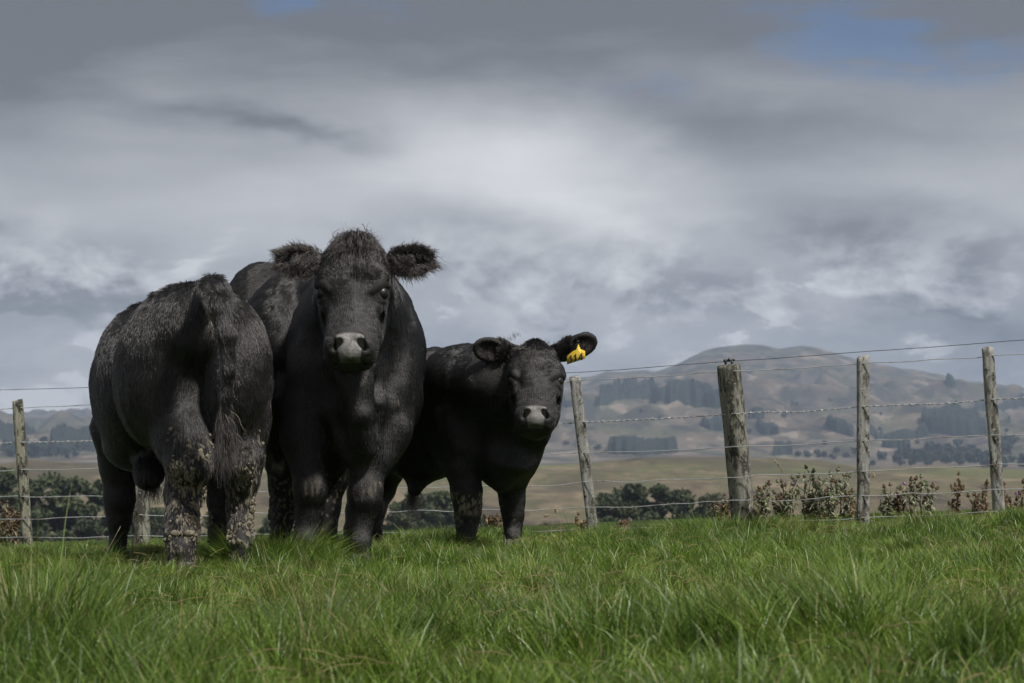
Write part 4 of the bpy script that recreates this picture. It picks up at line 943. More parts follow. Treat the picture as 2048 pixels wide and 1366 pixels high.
def fence():
    FD = lambda px: 1/np.interp(px, [-600, 0, 1150, 2048, 2700], [1/17.6, 1/17.0, 1/15.6, 1/14.2, 1/13.4])
    M1 = wood_mat('weathered_batten', (.19, .187, .17), (.33, .325, .30), (.10, .095, .075), (.50, .50, .44), 1.)
    M2 = wood_mat('round_post_wood', (.14, .135, .11), (.28, .27, .22), (.045, .042, .032), (.36, .36, .30), 5.)
    M3 = wood_mat('lichen_batten', (.17, .165, .12), (.34, .33, .25), (.04, .038, .03), (.42, .42, .34), 9.)
    root = empty('wire_fence', (*P(1024, 900, 15.8)[:2], float(zground(0, 15.8))), 'long farm fence of weathered posts and seven wires behind the bulls', 'fence')
    posts = [  # top x,y ; base x,y ; width px ; round? ; material ; label
        (35, 801, 55, 1078, 20, 0, M3, 'weathered batten at the left end of the fence, dark above and pale below'),
        (268, 800, 282, 1075, 38, 1, M2, 'thick round post behind the legs of the left bull'),
        (492, 850, 500, 1075, 20, 0, M1, None), (698, 830, 706, 1072, 20, 0, M1, None), (925, 790, 952, 1075, 20, 0, M1, None),
        (1149, 754, 1187, 1066, 22, 0, M1, 'pale leaning batten next to the bull with the tag'),
        (1458, 729, 1489, 1056, 47, 1, M2, 'thick round strainer post, mossy and split, leaning left'),
        (1726, 714, 1726, 1036, 24, 0, M1, 'upright grey sawn batten right of the thick round post'),
        (1975, 697, 1998, 1022, 23, 0, M1, 'grey sawn batten at the right end of the fence'),
        (2250, 680, 2262, 1010, 24, 0, M1, None), (-215, 815, -205, 1085, 22, 0, M1, None)]
    tops = {}
    for i, (tx, ty, bx, by, w, rnd, m, lab) in enumerate(posts):
        D = FD((tx+bx)/2); t = P(tx, ty, D); b = P(bx, by, D); ax = t-b; b = b-ax*.35; r = w*D/FPX/2
        nz_, seg = 46, 20 if rnd else 16; V = []; rr = np.random.RandomState(50+i)
        gl = .82
        for k in range(nz_+1):
            f = k/nz_; c = b+(t-b)*f
            for j in range(seg):
                a = 2*pi*j/seg
                if rnd: q = r*(1+.05*sin(3*a+i)); dx, dy = q*cos(a), q*sin(a)
                else:  # rounded square
                    ca, sa = cos(a+pi/seg*0), sin(a); s_ = r*1.0/max(abs(ca), abs(sa))**.86; dx, dy = s_*ca, s_*sa*.8
                nn = float(vnoise3(np.array([[c[0]*30+dx*40, dy*40+i, c[2]*9]]))[0]-.5)
                ridge = float(vnoise3(np.array([[a*4, i*3., c[2]*2.2]]))[0]-.5)
                chip = -.18*max(0, float(vnoise3(np.array([[a*1.2, i*7., c[2]*7]]))[0])-.72)*3
                s = 1+.07*nn+.10*ridge+chip-.05*(f > .985)
                V.append([c[0]+dx*s, c[1]+dy*s, c[2]+(nn*.014+.010*cos(a+i) if k == nz_ else 0)])
        n0 = len(V); c = V[-seg:]; V.append(list(np.mean(c, axis=0)+[0, 0, .002]))
        F_ = [[k*seg+j, k*seg+(j+1) % seg, (k+1)*seg+(j+1) % seg, (k+1)*seg+j] for k in range(nz_) for j in range(seg)]
        F_ += [[nz_*seg+j, nz_*seg+(j+1) % seg, n0] for j in range(seg)]
        o = mesh_obj('post', V, F_, m, root); 
        if lab: o['label'] = lab
        tops[i] = (t, b, r, D)
        if i == 6:
            mi = simple_mat('black_insulator', (.012, .012, .012), (.02, .02, .02), 50, .4); mb = MB()
            q = t+np.array([0, -.01, .0]); mb.tube([q+[-.022, 0, .0], q+[-.022, 0, .03]], [.007, .009], 8); mb.tube([q+[.018, 0, 0], q+[.018, 0, .026]], [.009, .007], 8)
            mb.tube([q+[-.035, 0, .022], q+[.035, 0, .028]], [.008, .008], 8); mb.tube([q+[0, -.02, .03], q+[0, .02, .036]], .006, 8)
            ins = mb.build('insulator', mi, root); ins.parent = o; ins.location = (0, 0, 0); ins['label'] = 'black plastic insulator on top of the thick post'
    # wires
    mw, N = mat_new('galvanised_wire'); tc = N.node('ShaderNodeTexCoord').outputs['Object']; n = N.noise(tc, 3.2, 5, .7); n2 = N.noise(tc, 90, 3)
    c = N.mix(N.rng(n2, .3, .7), C4(.33, .34, .35), C4(.56, .57, .58)); c = N.mix(N.rng(n, .56, .66, 0, .8), c, C4(.16, .075, .035))
    finish(N, principled(N, c, .45, Metallic=.15))
    md, N = mat_new('dark_wire'); tc = N.node('ShaderNodeTexCoord').outputs['Object']; n2 = N.noise(tc, 40, 3)
    finish(N, principled(N, N.mix(n2, C4(.05, .05, .052), C4(.14, .14, .145)), .5, Metallic=.4))
    xs = np.arange(-600, 2700, 12.)
    pxs = sorted((t+(b-t)*.3) for t, b in [(p[0], p[2]) for p in posts])
    for i, (y0, y1, y2) in enumerate(WIRE):
        base = np.interp(xs, [-600, 0, 1150, 2048, 2700], [y0+(y0-y1)*.3, y0, y1, y2, y2-(y1-y2)*.55])
        rr = np.random.RandomState(i+3)
        ys = base+(fbm2(xs/70+i*5, xs*0+i, 3)-.5)*(9 if i in (4, 5) else 5 if i > 0 else 2)
        pts = []
        for x, y in zip(xs, ys):
            k = np.searchsorted(pxs, x); a = pxs[max(k-1, 0)]; b_ = pxs[min(k, len(pxs)-1)]; f = (x-a)/(b_-a+1e-6) if b_ > a else 0
            sag = 4*f*(1-f)*(2.5 if i else .5) if 0 <= f <= 1 else 0
            w = 12 if True else 0
            D = FD(x); rad_f = .055
            # wires are stapled on the side of the posts facing the paddock
            d = D-.030-(.055*max(0, 1-abs(x-1470)/90) if i else 0)-(.03*max(0, 1-abs(x-278)/90))
            if i == 0: d = D-.0
            pts.append(P(x, y+sag, d))
        pts = np.array(pts)
        if i == 2:
            mb = MB(); tt = np.cumsum(np.r_[0, np.linalg.norm(np.diff(pts, axis=0), axis=1)]); s_ = np.arange(0, tt[-1], .012)
            c = np.stack([np.interp(s_, tt, pts[:, k]) for k in range(3)], -1); ph = s_*2*pi/.09
            off = np.stack([0*ph, np.cos(ph), np.sin(ph)], -1)*.0028
            mb.tube(c+off, .0022, 5); mb.tube(c-off, .0022, 5)
            for q in np.arange(.05, tt[-1], .115):
                c0 = np.array([np.interp(q, tt, pts[:, k]) for k in range(3)]); rq = rr.rand()*6
                for a in (0, pi*.55, pi, pi*1.5):
                    d = np.array([rr.uniform(-.5, .5), cos(a+rq), sin(a+rq)]); mb.tube([c0-d*.002, c0+d*.015], [.0017, .0007], 4)
                mb.tube([c0-[.006, 0, 0], c0+[.006, 0, 0]], .0055, 6)
            mb.build('barbed_wire', mw, root)
        else:
            mb = MB(); mb.tube(pts, .0022 if i == 0 else .0029, 6)
            # staples / ties where the wire meets each post
            o = mb.build('wire', md if i < 1 else mw, root)
            if i == 0: o['label'] = 'thin dark electric top wire'
fence()

# ------------------------------------------------------------------ trees in the valley
M_leafdk, N = mat_new('pine_foliage'); tn = N.node('ShaderNodeAttribute', {'attribute_name': 'tone'}).outputs['Fac']
c = N.mix(tn, C4(.018, .030, .014), C4(.075, .095, .036)); finish(N, principled(N, c, .75))
M_bark = simple_mat('tree_bark', (.05, .04, .03), (.12, .10, .08), 3, .95)
def tree(px, ptop, D, wpx, seed, label, group, depthy=None):
    rs = np.random.RandomState(seed); x = (px-1024)/FPX*D; z0 = float(zany(np.array([float(px)]), np.array([float(D)]))[0])
    ztop = CAMZ+(HOR-ptop)/FPX*D; H = ztop-z0; Wd = wpx*1.25*D/FPX/2; base = np.array([x, D, z0])
    root = empty('pine_tree', base, label, 'tree', group)
    mb = MB(); lean = rs.normal(0, .03, 2)
    tp = [base+np.array([lean[0]*H*t, lean[1]*H*t, H*t*.86-.3]) for t in np.linspace(0, 1, 8)]; mb.tube(tp, np.linspace(.035, .006, 8)*H, 8)
    blobs = []
    nb = rs.randint(16, 22)
    for i in range(nb):
        t = .12+.80*(i+.5)/nb; a = rs.rand()*2*pi; rr = Wd*(1-(max(t-.45, 0)/.6)**1.6)*rs.uniform(.35, 1.0)
        st = base+np.array([lean[0]*H*t, lean[1]*H*t, H*t*.8]); en = base+np.array([cos(a)*rr, sin(a)*rr, H*(t+rs.uniform(-.02, .07))])
        mb.tube([st, (st+en)/2+[0, 0, .02*H], en], [.011*H, .008*H, .003*H], 5); blobs.append((en, Wd*rs.uniform(.34, .55)))
    mb.build('trunk', M_bark, root)
    n = 6500; V = np.zeros((n, 4, 3)); tone = np.zeros((n, 4)); bi = rs.randint(0, len(blobs), n)
    C = np.array([b[0] for b in blobs])[bi]; R = np.array([b[1] for b in blobs])[bi]
    d = unit(rs.normal(size=(n, 3))); r = R*rs.rand(n)**.45*(1+.35*vecnoise(d*2+C*.3, 1.5)[:, 0]); c = C+d*r[:, None]*np.array([1.15, 1.15, .62])
    s = H*.021*rs.uniform(.5, 1.5, n); a = unit(rs.normal(size=(n, 3))); b = unit(np.cross(a, rs.normal(size=(n, 3))))
    for k, (u, v) in enumerate(((-1, -.5), (1, -.6), (.8, .5), (-.9, .6))): V[:, k] = c+a*(u*s)[:, None]+b*(v*s)[:, None]
    bt = rs.rand(len(blobs))[bi]; tone[:] = np.clip(.45*bt+.5*rs.rand(n), 0, 1)[:, None]
    o = mesh_obj('crown', V.reshape(-1, 3), np.arange(n*4).reshape(-1, 4).astype(np.int32), M_leafdk, root, smooth=False); vattr(o, 'tone', tone)
TREES = [ # px, top y, depth, width px, label
    (8, 932, 330, 60, 'dark pine at the left edge, taller than its neighbours'), (62, 958, 340, 62, 'dark pine right behind the leftmost fence batten'),
    (112, 955, 345, 70, 'dark pine between the leftmost batten and the left bull, first of three'), (155, 950, 345, 66, 'dark pine between the leftmost batten and the left bull, middle of three'),
    (196, 962, 350, 62, 'dark pine against the left edge of the left bull'), (245, 1000, 350, 60, 'dark pine seen between the front legs of the left bull'), (312, 1012, 350, 64, 'low dark pine right of the round post behind the left bull'),
    (430, 1020, 352, 60, 'dark pine behind the hind legs of the left bull'), (548, 1034, 340, 46, 'small dark pine between the left and middle bulls'),
    (802, 1006, 350, 60, 'dark pine seen below the belly of the younger bull, leftmost of three'), (838, 985, 350, 66, 'dark pine seen below the belly of the younger bull, middle of three'), (878, 982, 352, 62, 'dark pine seen below the belly of the younger bull, rightmost of three'), (958, 1030, 345, 56, 'dark pine between the front legs of the younger bull'),
    (1090, 1048, 340, 40, 'small dark pine left of the pale leaning batten'), (1215, 990, 350, 62, 'dark pine just right of the pale leaning batten'), (1266, 966, 352, 84, 'tallest dark pine between the pale leaning batten and the thick post'), (1318, 972, 350, 52, 'rounded dark pine right of the tallest one'),
    (1376, 978, 350, 54, 'dark pine left of the thick round post, with a gap to its neighbour'), (1424, 992, 348, 62, 'dark pine right against the thick round post')]
for i, (px, pt, D, w, lab) in enumerate(TREES): tree(px, pt, D, w, 100+i, lab, 'dark pines in the valley')

# ------------------------------------------------------------------ plantations and scattered bush on the far hills
def forest_mat():
    m, N = mat_new('forest_canopy'); p = N.node('ShaderNodeNewGeometry').outputs['Position']; n = N.noise(p, .09, 5, .7)
    finish(N, principled(N, N.mix(N.rng(n, .35, .7), C4(.006, .012, .010), C4(.020, .032, .020)), .95, n, .9, 4.)); return m
M_forest = forest_mat()
def inpoly(x, y, poly):
    c = np.zeros(x.shape, bool); n = len(poly)
    for i in range(n):
        x1, y1 = poly[i]; x2, y2 = poly[(i+1) % n]
        if y1 == y2: continue
        k = ((y1 > y) != (y2 > y)) & (x < (x2-x1)*(y-y1)/(y2-y1)+x1); c ^= k
    return c
def forest(poly, label, hgt=16., seed=0, name='forest'):
    poly = np.array(poly, float); x0, y0 = poly.min(0); x1, y1 = poly.max(0)
    ys = np.geomspace(1000, 6200, 1500); cols = np.arange(x0-2, x1+2.1, 1.3)
    # world-space canopy: columns of constant bearing, rows of constant distance whose ground point falls in the outline
    CX, YS = np.meshgrid(cols, ys, indexing='ij'); Z = zany(CX, YS); E = HOR-(Z-CAMZ)/YS*FPX; vis = E <= np.minimum.accumulate(E, axis=1)+.01
    jit = (fbm2(cols/7.+seed, cols*0+.3, 4)-.5)*12
    OK = vis & inpoly(CX, E+jit[:, None]*.6, poly); nr = 14; hits = []
    for i in np.where(OK.any(axis=1))[0]:
        k = np.where(OK[i])[0]; hits.append((cols[i], ys[k[0]], max(ys[k[-1]], ys[k[0]]+25)))
    if len(hits) < 3: print('no forest', label); return
    H_ = np.array(hits)
    for _ in range(5): H_[1:-1, 1:] = .25*H_[:-2, 1:]+.5*H_[1:-1, 1:]+.25*H_[2:, 1:]
    kk = np.arange(nr+1); ci = np.arange(len(H_)); Y = H_[:, 1:2]+(H_[:, 2:3]-H_[:, 1:2])*kk[None]/nr; CX = np.repeat(H_[:, :1], nr+1, 1)
    X = (CX-1024)/FPX*Y; Z = zany(CX, Y); tp = np.minimum(1, np.minimum(.3+.3*np.minimum(kk, nr-kk)[None], .3+.2*np.minimum(ci, len(H_)-1-ci)[:, None]))
    h = hgt*tp*(.40+1.2*fbm2(X/15+seed, Y/16, 4)); h = np.where((kk[None] == 0) | (kk[None] == nr) | (ci[:, None] == 0) | (ci[:, None] == len(H_)-1), -1.5, h)
    V = np.stack([X, Y, Z+h], -1).reshape(-1, 3)
    n = len(hits); F_ = grid_faces(n, nr+1)[:, ::-1]
    o = mesh_obj(name, V, F_, M_forest, origin=V[len(V)//2], smooth=False); tag(o, label, 'forest', kind='stuff'); return o
cr6 = lambda L: [(1100+a*.463, 650+b*.463) for a, b in L]
forest(cr6([(205, 355), (222, 305), (300, 268), (400, 272), (500, 268), (600, 285), (700, 308), (765, 330), (765, 368), (600, 352), (400, 328), (330, 330), (260, 345)]), 'broad dark pine plantation on the flank below the peak', 22, 1)
forest(cr6([(245, 540), (300, 529), (555, 522), (555, 552), (400, 566), (250, 556)]), 'dark plantation strip low on the far slope left of the thick post', 14, 2)
forest(cr6([(1600, 400), (1700, 380), (1760, 382), (1800, 420), (1890, 440), (1890, 476), (1780, 490), (1640, 470), (1600, 430)]), 'dark plantation beside the rightmost fence batten', 18, 3)
forest(cr6([(1185, 440), (1250, 440), (1315, 475), (1300, 486), (1240, 470)]), 'dark wedge of trees left of the upright grey batten', 14, 4)
forest(cr6([(1705, 257), (1730, 248), (1757, 258), (1752, 272), (1712, 272)]), 'small dark copse high on the right slope', 14, 5)
forest(cr6([(1036, 335), (1065, 328), (1078, 355), (1036, 358)]), 'small square copse right of the thick post', 12, 6)
forest(cr6([(850, 390), (925, 390), (928, 408), (858, 407)]), 'small dark copse touching the thick post on its right', 12, 7)
forest(cr6([(645, 432), (700, 434), (745, 432), (765, 445), (765, 460), (690, 458)]), 'small dark copse touching the thick post on its left', 12, 8)
forest(cr6([(890, 425), (925, 432), (995, 468), (960, 476), (905, 472)]), 'dark gully bush right of the thick post', 10, 9)
forest(cr6([(1810, 362), (1900, 362), (2048, 335), (2100, 330), (2100, 352), (1900, 376), (1815, 372)]), 'thin dark shelter belt crossing behind the rightmost batten', 12, 10)
forest(cr6([(1780, 395), (1830, 388), (1850, 395), (1815, 418), (1870, 430), (1800, 432)]), 'dark ragged bush above the right plantation', 12, 11)
forest(cr6([(1945, 408), (1990, 402), (1985, 420), (1950, 437)]), 'small copse just right of the rightmost batten', 12, 12)
forest(cr6([(1370, 470), (1460, 462), (1560, 470), (1640, 480), (1560, 496), (1400, 492)]), 'thin dark bush line right of the upright grey batten', 9, 13)
forest(cr6([(1430, 520), (1500, 513), (1560, 520), (1540, 535), (1450, 530)]), 'low dark bush above the white farm buildings', 9, 14)
forest(cr6([(960, 565), (985, 525), (1005, 522), (1040, 545), (1050, 562)]), 'dark clump of trees at the foot of the range behind the thistles', 12, 15)
forest([(99, 886), (120, 866), (160, 858), (200, 850), (222, 870), (215, 900), (192, 903), (120, 904), (102, 897)], 'dark plantation on the far plain beside the left bull', 16, 16)
forest([(2, 892), (30, 888), (62, 890), (62, 898), (4, 899)], 'low dark copse behind the leftmost batten', 10, 17)
forest([(-20, 862), (10, 856), (40, 862), (70, 860), (74, 868), (20, 880), (-20, 884)], 'dark bush on the hill at the left edge', 12, 18)
forest(cr6([(0, 346), (60, 343), (100, 348), (100, 358), (20, 356)]), 'thin dark shelter belt left of the pale batten', 9, 19)
# scattered trees on the plain by the farm buildings and dots on the range
def bush_field():
    rs = np.random.RandomState(5); V = []; F_ = []; n = 0
    spots = []
    for cx, cy, sx, sy, k, h in ((1905, 912, 40, 7, 60, 9), (1870, 922, 60, 6, 40, 8), (2020, 930, 40, 8, 26, 9), (2000, 895, 14, 5, 10, 13), (1640, 912, 50, 4, 20, 6), (1600, 770, 300, 50, 10, 6), (1300, 850, 150, 30, 6, 6), (1800, 850, 200, 30, 14, 6), (75, 908, 40, 6, 24, 10), (72, 915, 6, 4, 4, 16), (1930, 935, 90, 4, 20, 8), (1200, 800, 100, 20, 3, 6)):
        for _ in range(k): spots.append((rs.normal(cx, sx), rs.normal(cy, sy), h*rs.uniform(.6, 1.3)))
    for px, py, h in spots:
        if py < np.interp(px, SIL[:, 0], SIL[:, 1])+8: continue
        y = float(ray_far(px, py)); 
        if y < 1100: continue
        x = (px-1024)/FPX*y; z = float(zany(np.array([px]), np.array([y]))[0]); k = 26; w = h*rs.uniform(.55, .9)
        c = np.array([x, y, z+h*.5])
        for j in range(k):
            d = unit(rs.normal(size=3)); q = c+d*np.array([w, w, h*.5])*rs.uniform(.5, 1); a = unit(rs.normal(size=3))*h*.22; b = np.cross(unit(a), d)*h*.22
            V += [q-a-b, q+a-b, q+a+b, q-a+b]; F_.append([n, n+1, n+2, n+3]); n += 4
    o = mesh_obj('distant_trees', V, F_, M_forest, origin=V[0], smooth=False); tag(o, 'scattered small dark trees dotted over the far plain and slopes', 'trees', kind='stuff')
bush_field()
def sheds():
    mw = simple_mat('white_cladding', (.75, .75, .74), (.85, .85, .84), 2, .6); mr = simple_mat('pale_roofing', (.5, .52, .55), (.6, .62, .65), 2, .5)
    for i, (px, py, w, lab) in enumerate(((1875, 900, 9, 'tiny white farm building on the plain, left one of the pair'), (1884, 899, 8, 'tiny white farm building on the plain, right one of the pair'))):
        y = float(ray_far(px, py)); x = (px-1024)/FPX*y; z = float(zany(np.array([float(px)]), np.array([y]))[0]); W_ = w*y/FPX; H = W_*.42
        root = empty('farm_shed', (x, y, z), lab, 'farm building', 'farm buildings on the plain'); h = W_/2; dd = W_*.6
        v = [(x-h, y, z-2), (x+h, y, z-2), (x+h, y+dd, z-2), (x-h, y+dd, z-2), (x-h, y, z+H), (x+h, y, z+H), (x+h, y+dd, z+H), (x-h, y+dd, z+H), (x-h, y+dd/2, z+H*1.5), (x+h, y+dd/2, z+H*1.5)]
        mesh_obj('wall', v, [[0, 1, 5, 4], [1, 2, 6, 9, 5], [2, 3, 7, 6], [3, 0, 4, 8, 7]], mw, root, smooth=False)
        g = .6; v = [(x-h-g, y-g, z+H), (x+h+g, y-g, z+H), (x+h+g, y+dd/2, z+H*1.52+.3), (x-h-g, y+dd/2, z+H*1.52+.3), (x+h+g, y+dd+g, z+H), (x-h-g, y+dd+g, z+H)]
        mesh_obj('roof', v, [[0, 1, 2, 3], [3, 2, 4, 5]], mr, root, smooth=False)
sheds()

# ------------------------------------------------------------------ grass
def grass_mat():
    m, N = mat_new('grass_blades'); a = N.node('ShaderNodeAttribute', {'attribute_name': 'tint'}).outputs['Fac']; dry = N.node('ShaderNodeAttribute', {'attribute_name': 'dry'}).outputs['Fac']; t = N.node('ShaderNodeAttribute', {'attribute_name': 'along'}).outputs['Fac']
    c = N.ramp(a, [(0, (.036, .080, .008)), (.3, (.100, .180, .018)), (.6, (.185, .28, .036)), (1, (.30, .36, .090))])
    c = N.mix(N.rng(t, .75, 1.0, 0, .30), c, C4(.22, .23, .085)); c = N.mix(dry, c, C4(.36, .27, .145))
    p = N.node('ShaderNodeBsdfPrincipled', None, Base_Color=c, Roughness=.42); p.inputs['Specular IOR Level'].default_value = .55
    tr = N.node('ShaderNodeBsdfTranslucent', None, Color=c); mx = N.node('ShaderNodeMixShader', None, i0=.32); N.l.new(p.outputs[0], mx.inputs[1]); N.l.new(tr.outputs[0], mx.inputs[2])
    finish(N, mx.outputs[0]); return m
M_grass = grass_mat()
CLUMPS = [(545, 1128, .30, 1.05, 1), (250, 1160, .45, .7, 0), (1985, 1115, .45, .8, 1), (1820, 1095, .3, .55, 1), (60, 1310, .5, 1.1, 0), (1230, 1060, .8, .5, 0), (1440, 1050, .5, .8, 0), (1330, 1230, .4, .7, 0), (1780, 1280, .6, .9, 1), (60, 1085, .8, .5, 0), (1130, 1090, .5, .5, 0)]
def blades(name, n, seed, hmul=1., region=None, dryp=.05, wid=.00145, label='lush green pasture grass with some dry blades covering the hilltop'):
    rs = np.random.RandomState(seed); out = []
    if region is None:
        m = int(n*3.4); y = 4.6+rs.rand(m)**.85*11.6; half = y*.2117+1.9; x = rs.uniform(-1, 1, m)*5.3; ok = np.abs(x) < half
        x, y = x[ok], y[ok]
        cl = fbm2(x*3.1+3, y*2.3, 3); ok = rs.rand(len(x)) < .36+1.1*sstep(cl, .28, .7); x, y = x[ok][:n], y[ok][:n]
    else:
        cx, cy, r = region; a = rs.rand(n)*2*pi; q = r*np.sqrt(rs.rand(n))*rs.rand(n)**.3; x = cx+q*np.cos(a); y = cy+q*np.sin(a)
    n = len(x); z = zground(x, y); big = fbm2(x*.9+8, y*.8, 3); cl = fbm2(x*3.1+3, y*2.3, 3); fine = fbm2(x*9, y*9+4, 2)
    fence_side = sstep(y, 12.6, 14.5)
    h = (.030+.084*sstep(cl, .40, .68)*(.4+.9*big)+.024*fine)*(1+.6*sstep(y, 8.5, 5.6))*hmul*rs.uniform(.55, 1.5, n)
    h = h*(1-.35*fence_side)*np.where(rs.rand(n) < .012, rs.uniform(1.3, 1.8, n), 1.)
    # trodden, shorter round the feet
    cell = np.floor(np.stack([x*16+fine, y*16], -1)).astype(int); hh = _hash(cell[:, 0], cell[:, 1], 3)*2*pi; hl = _hash(cell[:, 0], cell[:, 1], 9)
    az = hh+rs.normal(0, .75, n); lean = (.25+.9*hl*rs.rand(n)+.25*rs.rand(n))
    if region is not None: az = np.arctan2(y-region[1], x-region[0])+rs.normal(0, .5, n); lean = .15+.8*np.hypot(x-region[0], y-region[1])/region[2]+.2*rs.rand(n)
    az = az+.0; d = np.stack([np.cos(az), np.sin(az)], -1); w = wid*rs.uniform(.6, 1.5, n)
    fa = rs.rand(n)*pi; s = np.stack([np.cos(fa), np.sin(fa)], -1)
    K = 4; ts = np.array([0, .36, .70, 1.]); bend = rs.uniform(.3, 1.6, n)
    V = np.zeros((n, 7, 3)); along = np.zeros((n, 7))
    for k, t in enumerate(ts):
        off = h*lean*(t*.45+.75*bend*t**2.2); zz = h*(t-.38*np.clip(lean*bend, 0, 1.3)*t**2.4)
        c = np.stack([x+d[:, 0]*off, y+d[:, 1]*off, z-.012+zz], -1)
        if k < 3:
            ww = w*(1, .92, .62)[k]; V[:, 2*k] = c; V[:, 2*k+1] = c; V[:, 2*k, :2] -= s*ww[:, None]; V[:, 2*k+1, :2] += s*ww[:, None]; along[:, 2*k:2*k+2] = t
        else: V[:, 6] = c; along[:, 6] = 1
    b = (np.arange(n)*7)[:, None]
    q = np.concatenate([b+np.array([0, 1, 3, 2]), b+np.array([2, 3, 5, 4])]).astype(np.int32); tr = (b+np.array([4, 5, 6])).astype(np.int32)
    o = mesh_obj(name, V.reshape(-1, 3), [q, tr], M_grass, smooth=False)
    patch = fbm2(x*.55+20, y*.5, 3)
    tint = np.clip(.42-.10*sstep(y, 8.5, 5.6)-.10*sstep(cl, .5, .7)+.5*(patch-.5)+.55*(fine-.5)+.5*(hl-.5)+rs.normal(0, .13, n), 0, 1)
    dp = dryp*(1+5*sstep(fbm2(x*1.3+9, y*1.3, 3), .60, .72)); dry = (rs.rand(n) < dp)*rs.uniform(.4, 1, n)
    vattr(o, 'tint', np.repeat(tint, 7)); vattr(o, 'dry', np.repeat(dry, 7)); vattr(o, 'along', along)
    return tag(o, label, 'grass', kind='stuff')
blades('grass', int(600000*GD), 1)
for i, (px, py, r, hm, dr) in enumerate(CLUMPS):
    D = min(2684/(py-HOR+.035*(px-1024)), 13.4); c = P(px, py, D)
    blades('grass', int((2600 if i in (0, 2, 3) else 1500)*GD), 40+i, 1.0*hm+.45, (c[0], D, r), .10 if dr else .03, .0018, 'thick taller tussock within the pasture grass')
# bent dry litter lying in the sward
def litter():
    rs = np.random.RandomState(77); pts = []; n = int(2600*GD)
    for i in range(n):
        y = rs.uniform(5, 14.5); x = rs.uniform(-1, 1)*(y*.215+.6)
        if fbm2(np.array([x*1.5+4]), np.array([y*1.2]), 3)[0] < .48 and rs.rand() < .75: continue
        pts.append((x, y))
    n = len(pts); x, y = np.array(pts).T; z = zground(x, y)+rs.uniform(.02, .09, n); a = rs.rand(n)*2*pi; L = rs.uniform(.04, .12, n); up = rs.uniform(-.1, .55, n)
    V = np.zeros((n, 6, 3)); w = .0011
    for k, t in enumerate((0, .5, 1.)):
        c = np.stack([x+np.cos(a)*L*t, y+np.sin(a)*L*t, z+up*L*t-L*.25*t*t], -1); V[:, 2*k] = c-[0, 0, w]; V[:, 2*k+1] = c+[0, 0, w]
    b = (np.arange(n)*6)[:, None]; q = np.concatenate([b+[0, 2, 3, 1], b+[2, 4, 5, 3]]).astype(np.int32)
    o = mesh_obj('dry_grass', V.reshape(-1, 3), q, M_grass, smooth=False); vattr(o, 'tint', np.full(n*6, .8)); vattr(o, 'dry', np.repeat(rs.uniform(.75, 1., n), 6)); vattr(o, 'along', np.zeros(n*6))
    tag(o, 'dry straw-coloured grass litter lying in the green sward', 'dry grass', kind='stuff')
litter()

# ------------------------------------------------------------------ single dry stalks
M_straw = simple_mat('dry_stalk', (.32, .25, .15), (.48, .40, .27), 60, .8)
def stalk(pts, D, label, head=0., rad=.0016, name='grass_stalk'):
    pts = [P(x, y, D+dd) for x, y, dd in pts]; pts = np.array(pts); t = np.linspace(0, 1, len(pts)); tt = np.linspace(0, 1, 14)
    c = np.stack([np.interp(tt, t, pts[:, k]) for k in range(3)], -1); c[1:-1] = .25*c[:-2]+.5*c[1:-1]+.25*c[2:]
    base = pts[0].copy(); o = empty(name, base, label, 'grass stalk', 'single dry stalks in the grass')
    mb = MB(); mb.tube(c, np.linspace(rad, rad*.5, 14), 5); mb.build('stem', M_straw, o)
    if head:
        rs = np.random.RandomState(int(abs(pts[0, 0])*1000) % 997); mb = MB(); L = np.linalg.norm(c[-1]-c[0]); dirn = unit(c[-1]-c[-3])
        for k in range(46):
            f = k/46; q = c[-1]-dirn*head*(1-f); d = unit(rs.normal(size=3)+dirn*1.3); mb.tube([q, q+d*.014*(1.1-f*.6)], [.0019, .0008], 4)
        mb.build('seed_head', M_straw, o)
stalk([(166, 1250, .2), (175, 1200, .1), (205, 1120, 0), (241, 1053, 0)], 10.6, 'tall straw stalk slanting in front of the left bull')
stalk([(1600, 1040, 0), (1590, 1000, 0), (1572, 950, 0), (1546, 917, 0)], 14.4, 'straw stalk with a seed head leaning over the thistles', .10, .002)
stalk([(1870, 1070, 0), (1840, 1040, 0), (1812, 1000, 0)], 12.6, 'straw stalk slanting in the grass between the two right battens')
stalk([(1101, 1075, 0), (1104, 1050, 0), (1113, 1015, 0)], 13.4, 'thin upright stalk left of the pale leaning batten', .03)
stalk([(1120, 1075, 0), (1123, 1040, 0), (1110, 1030, 0), (1088, 1032, 0)], 13.4, 'arching stalk left of the pale leaning batten', .03)
stalk([(650, 1330, 0), (645, 1290, 0), (650, 1262, 0), (640, 1240, 0)], 6.9, 'curved dry stalk in the left foreground grass')
stalk([(940, 1290, 0), (985, 1270, .1), (1068, 1252, .2)], 6.9, 'dry stalk lying in the foreground grass left of centre')
stalk([(1810, 1366, 0), (1800, 1320, 0), (1830, 1290, .1), (1872, 1312, .2)], 6.0, 'bent dry stalk in the right foreground grass')
stalk([(1745, 1045, 0), (1752, 1000, 0), (1754, 975, 0), (1745, 946, 0)], 13.8, 'tall green grass stem right of the upright grey batten', .03)
stalk([(285, 1075, 0), (283, 1040, 0), (270, 1022, 0)], 14.5, 'bent stalk in front of the round post behind the left bull', .03)

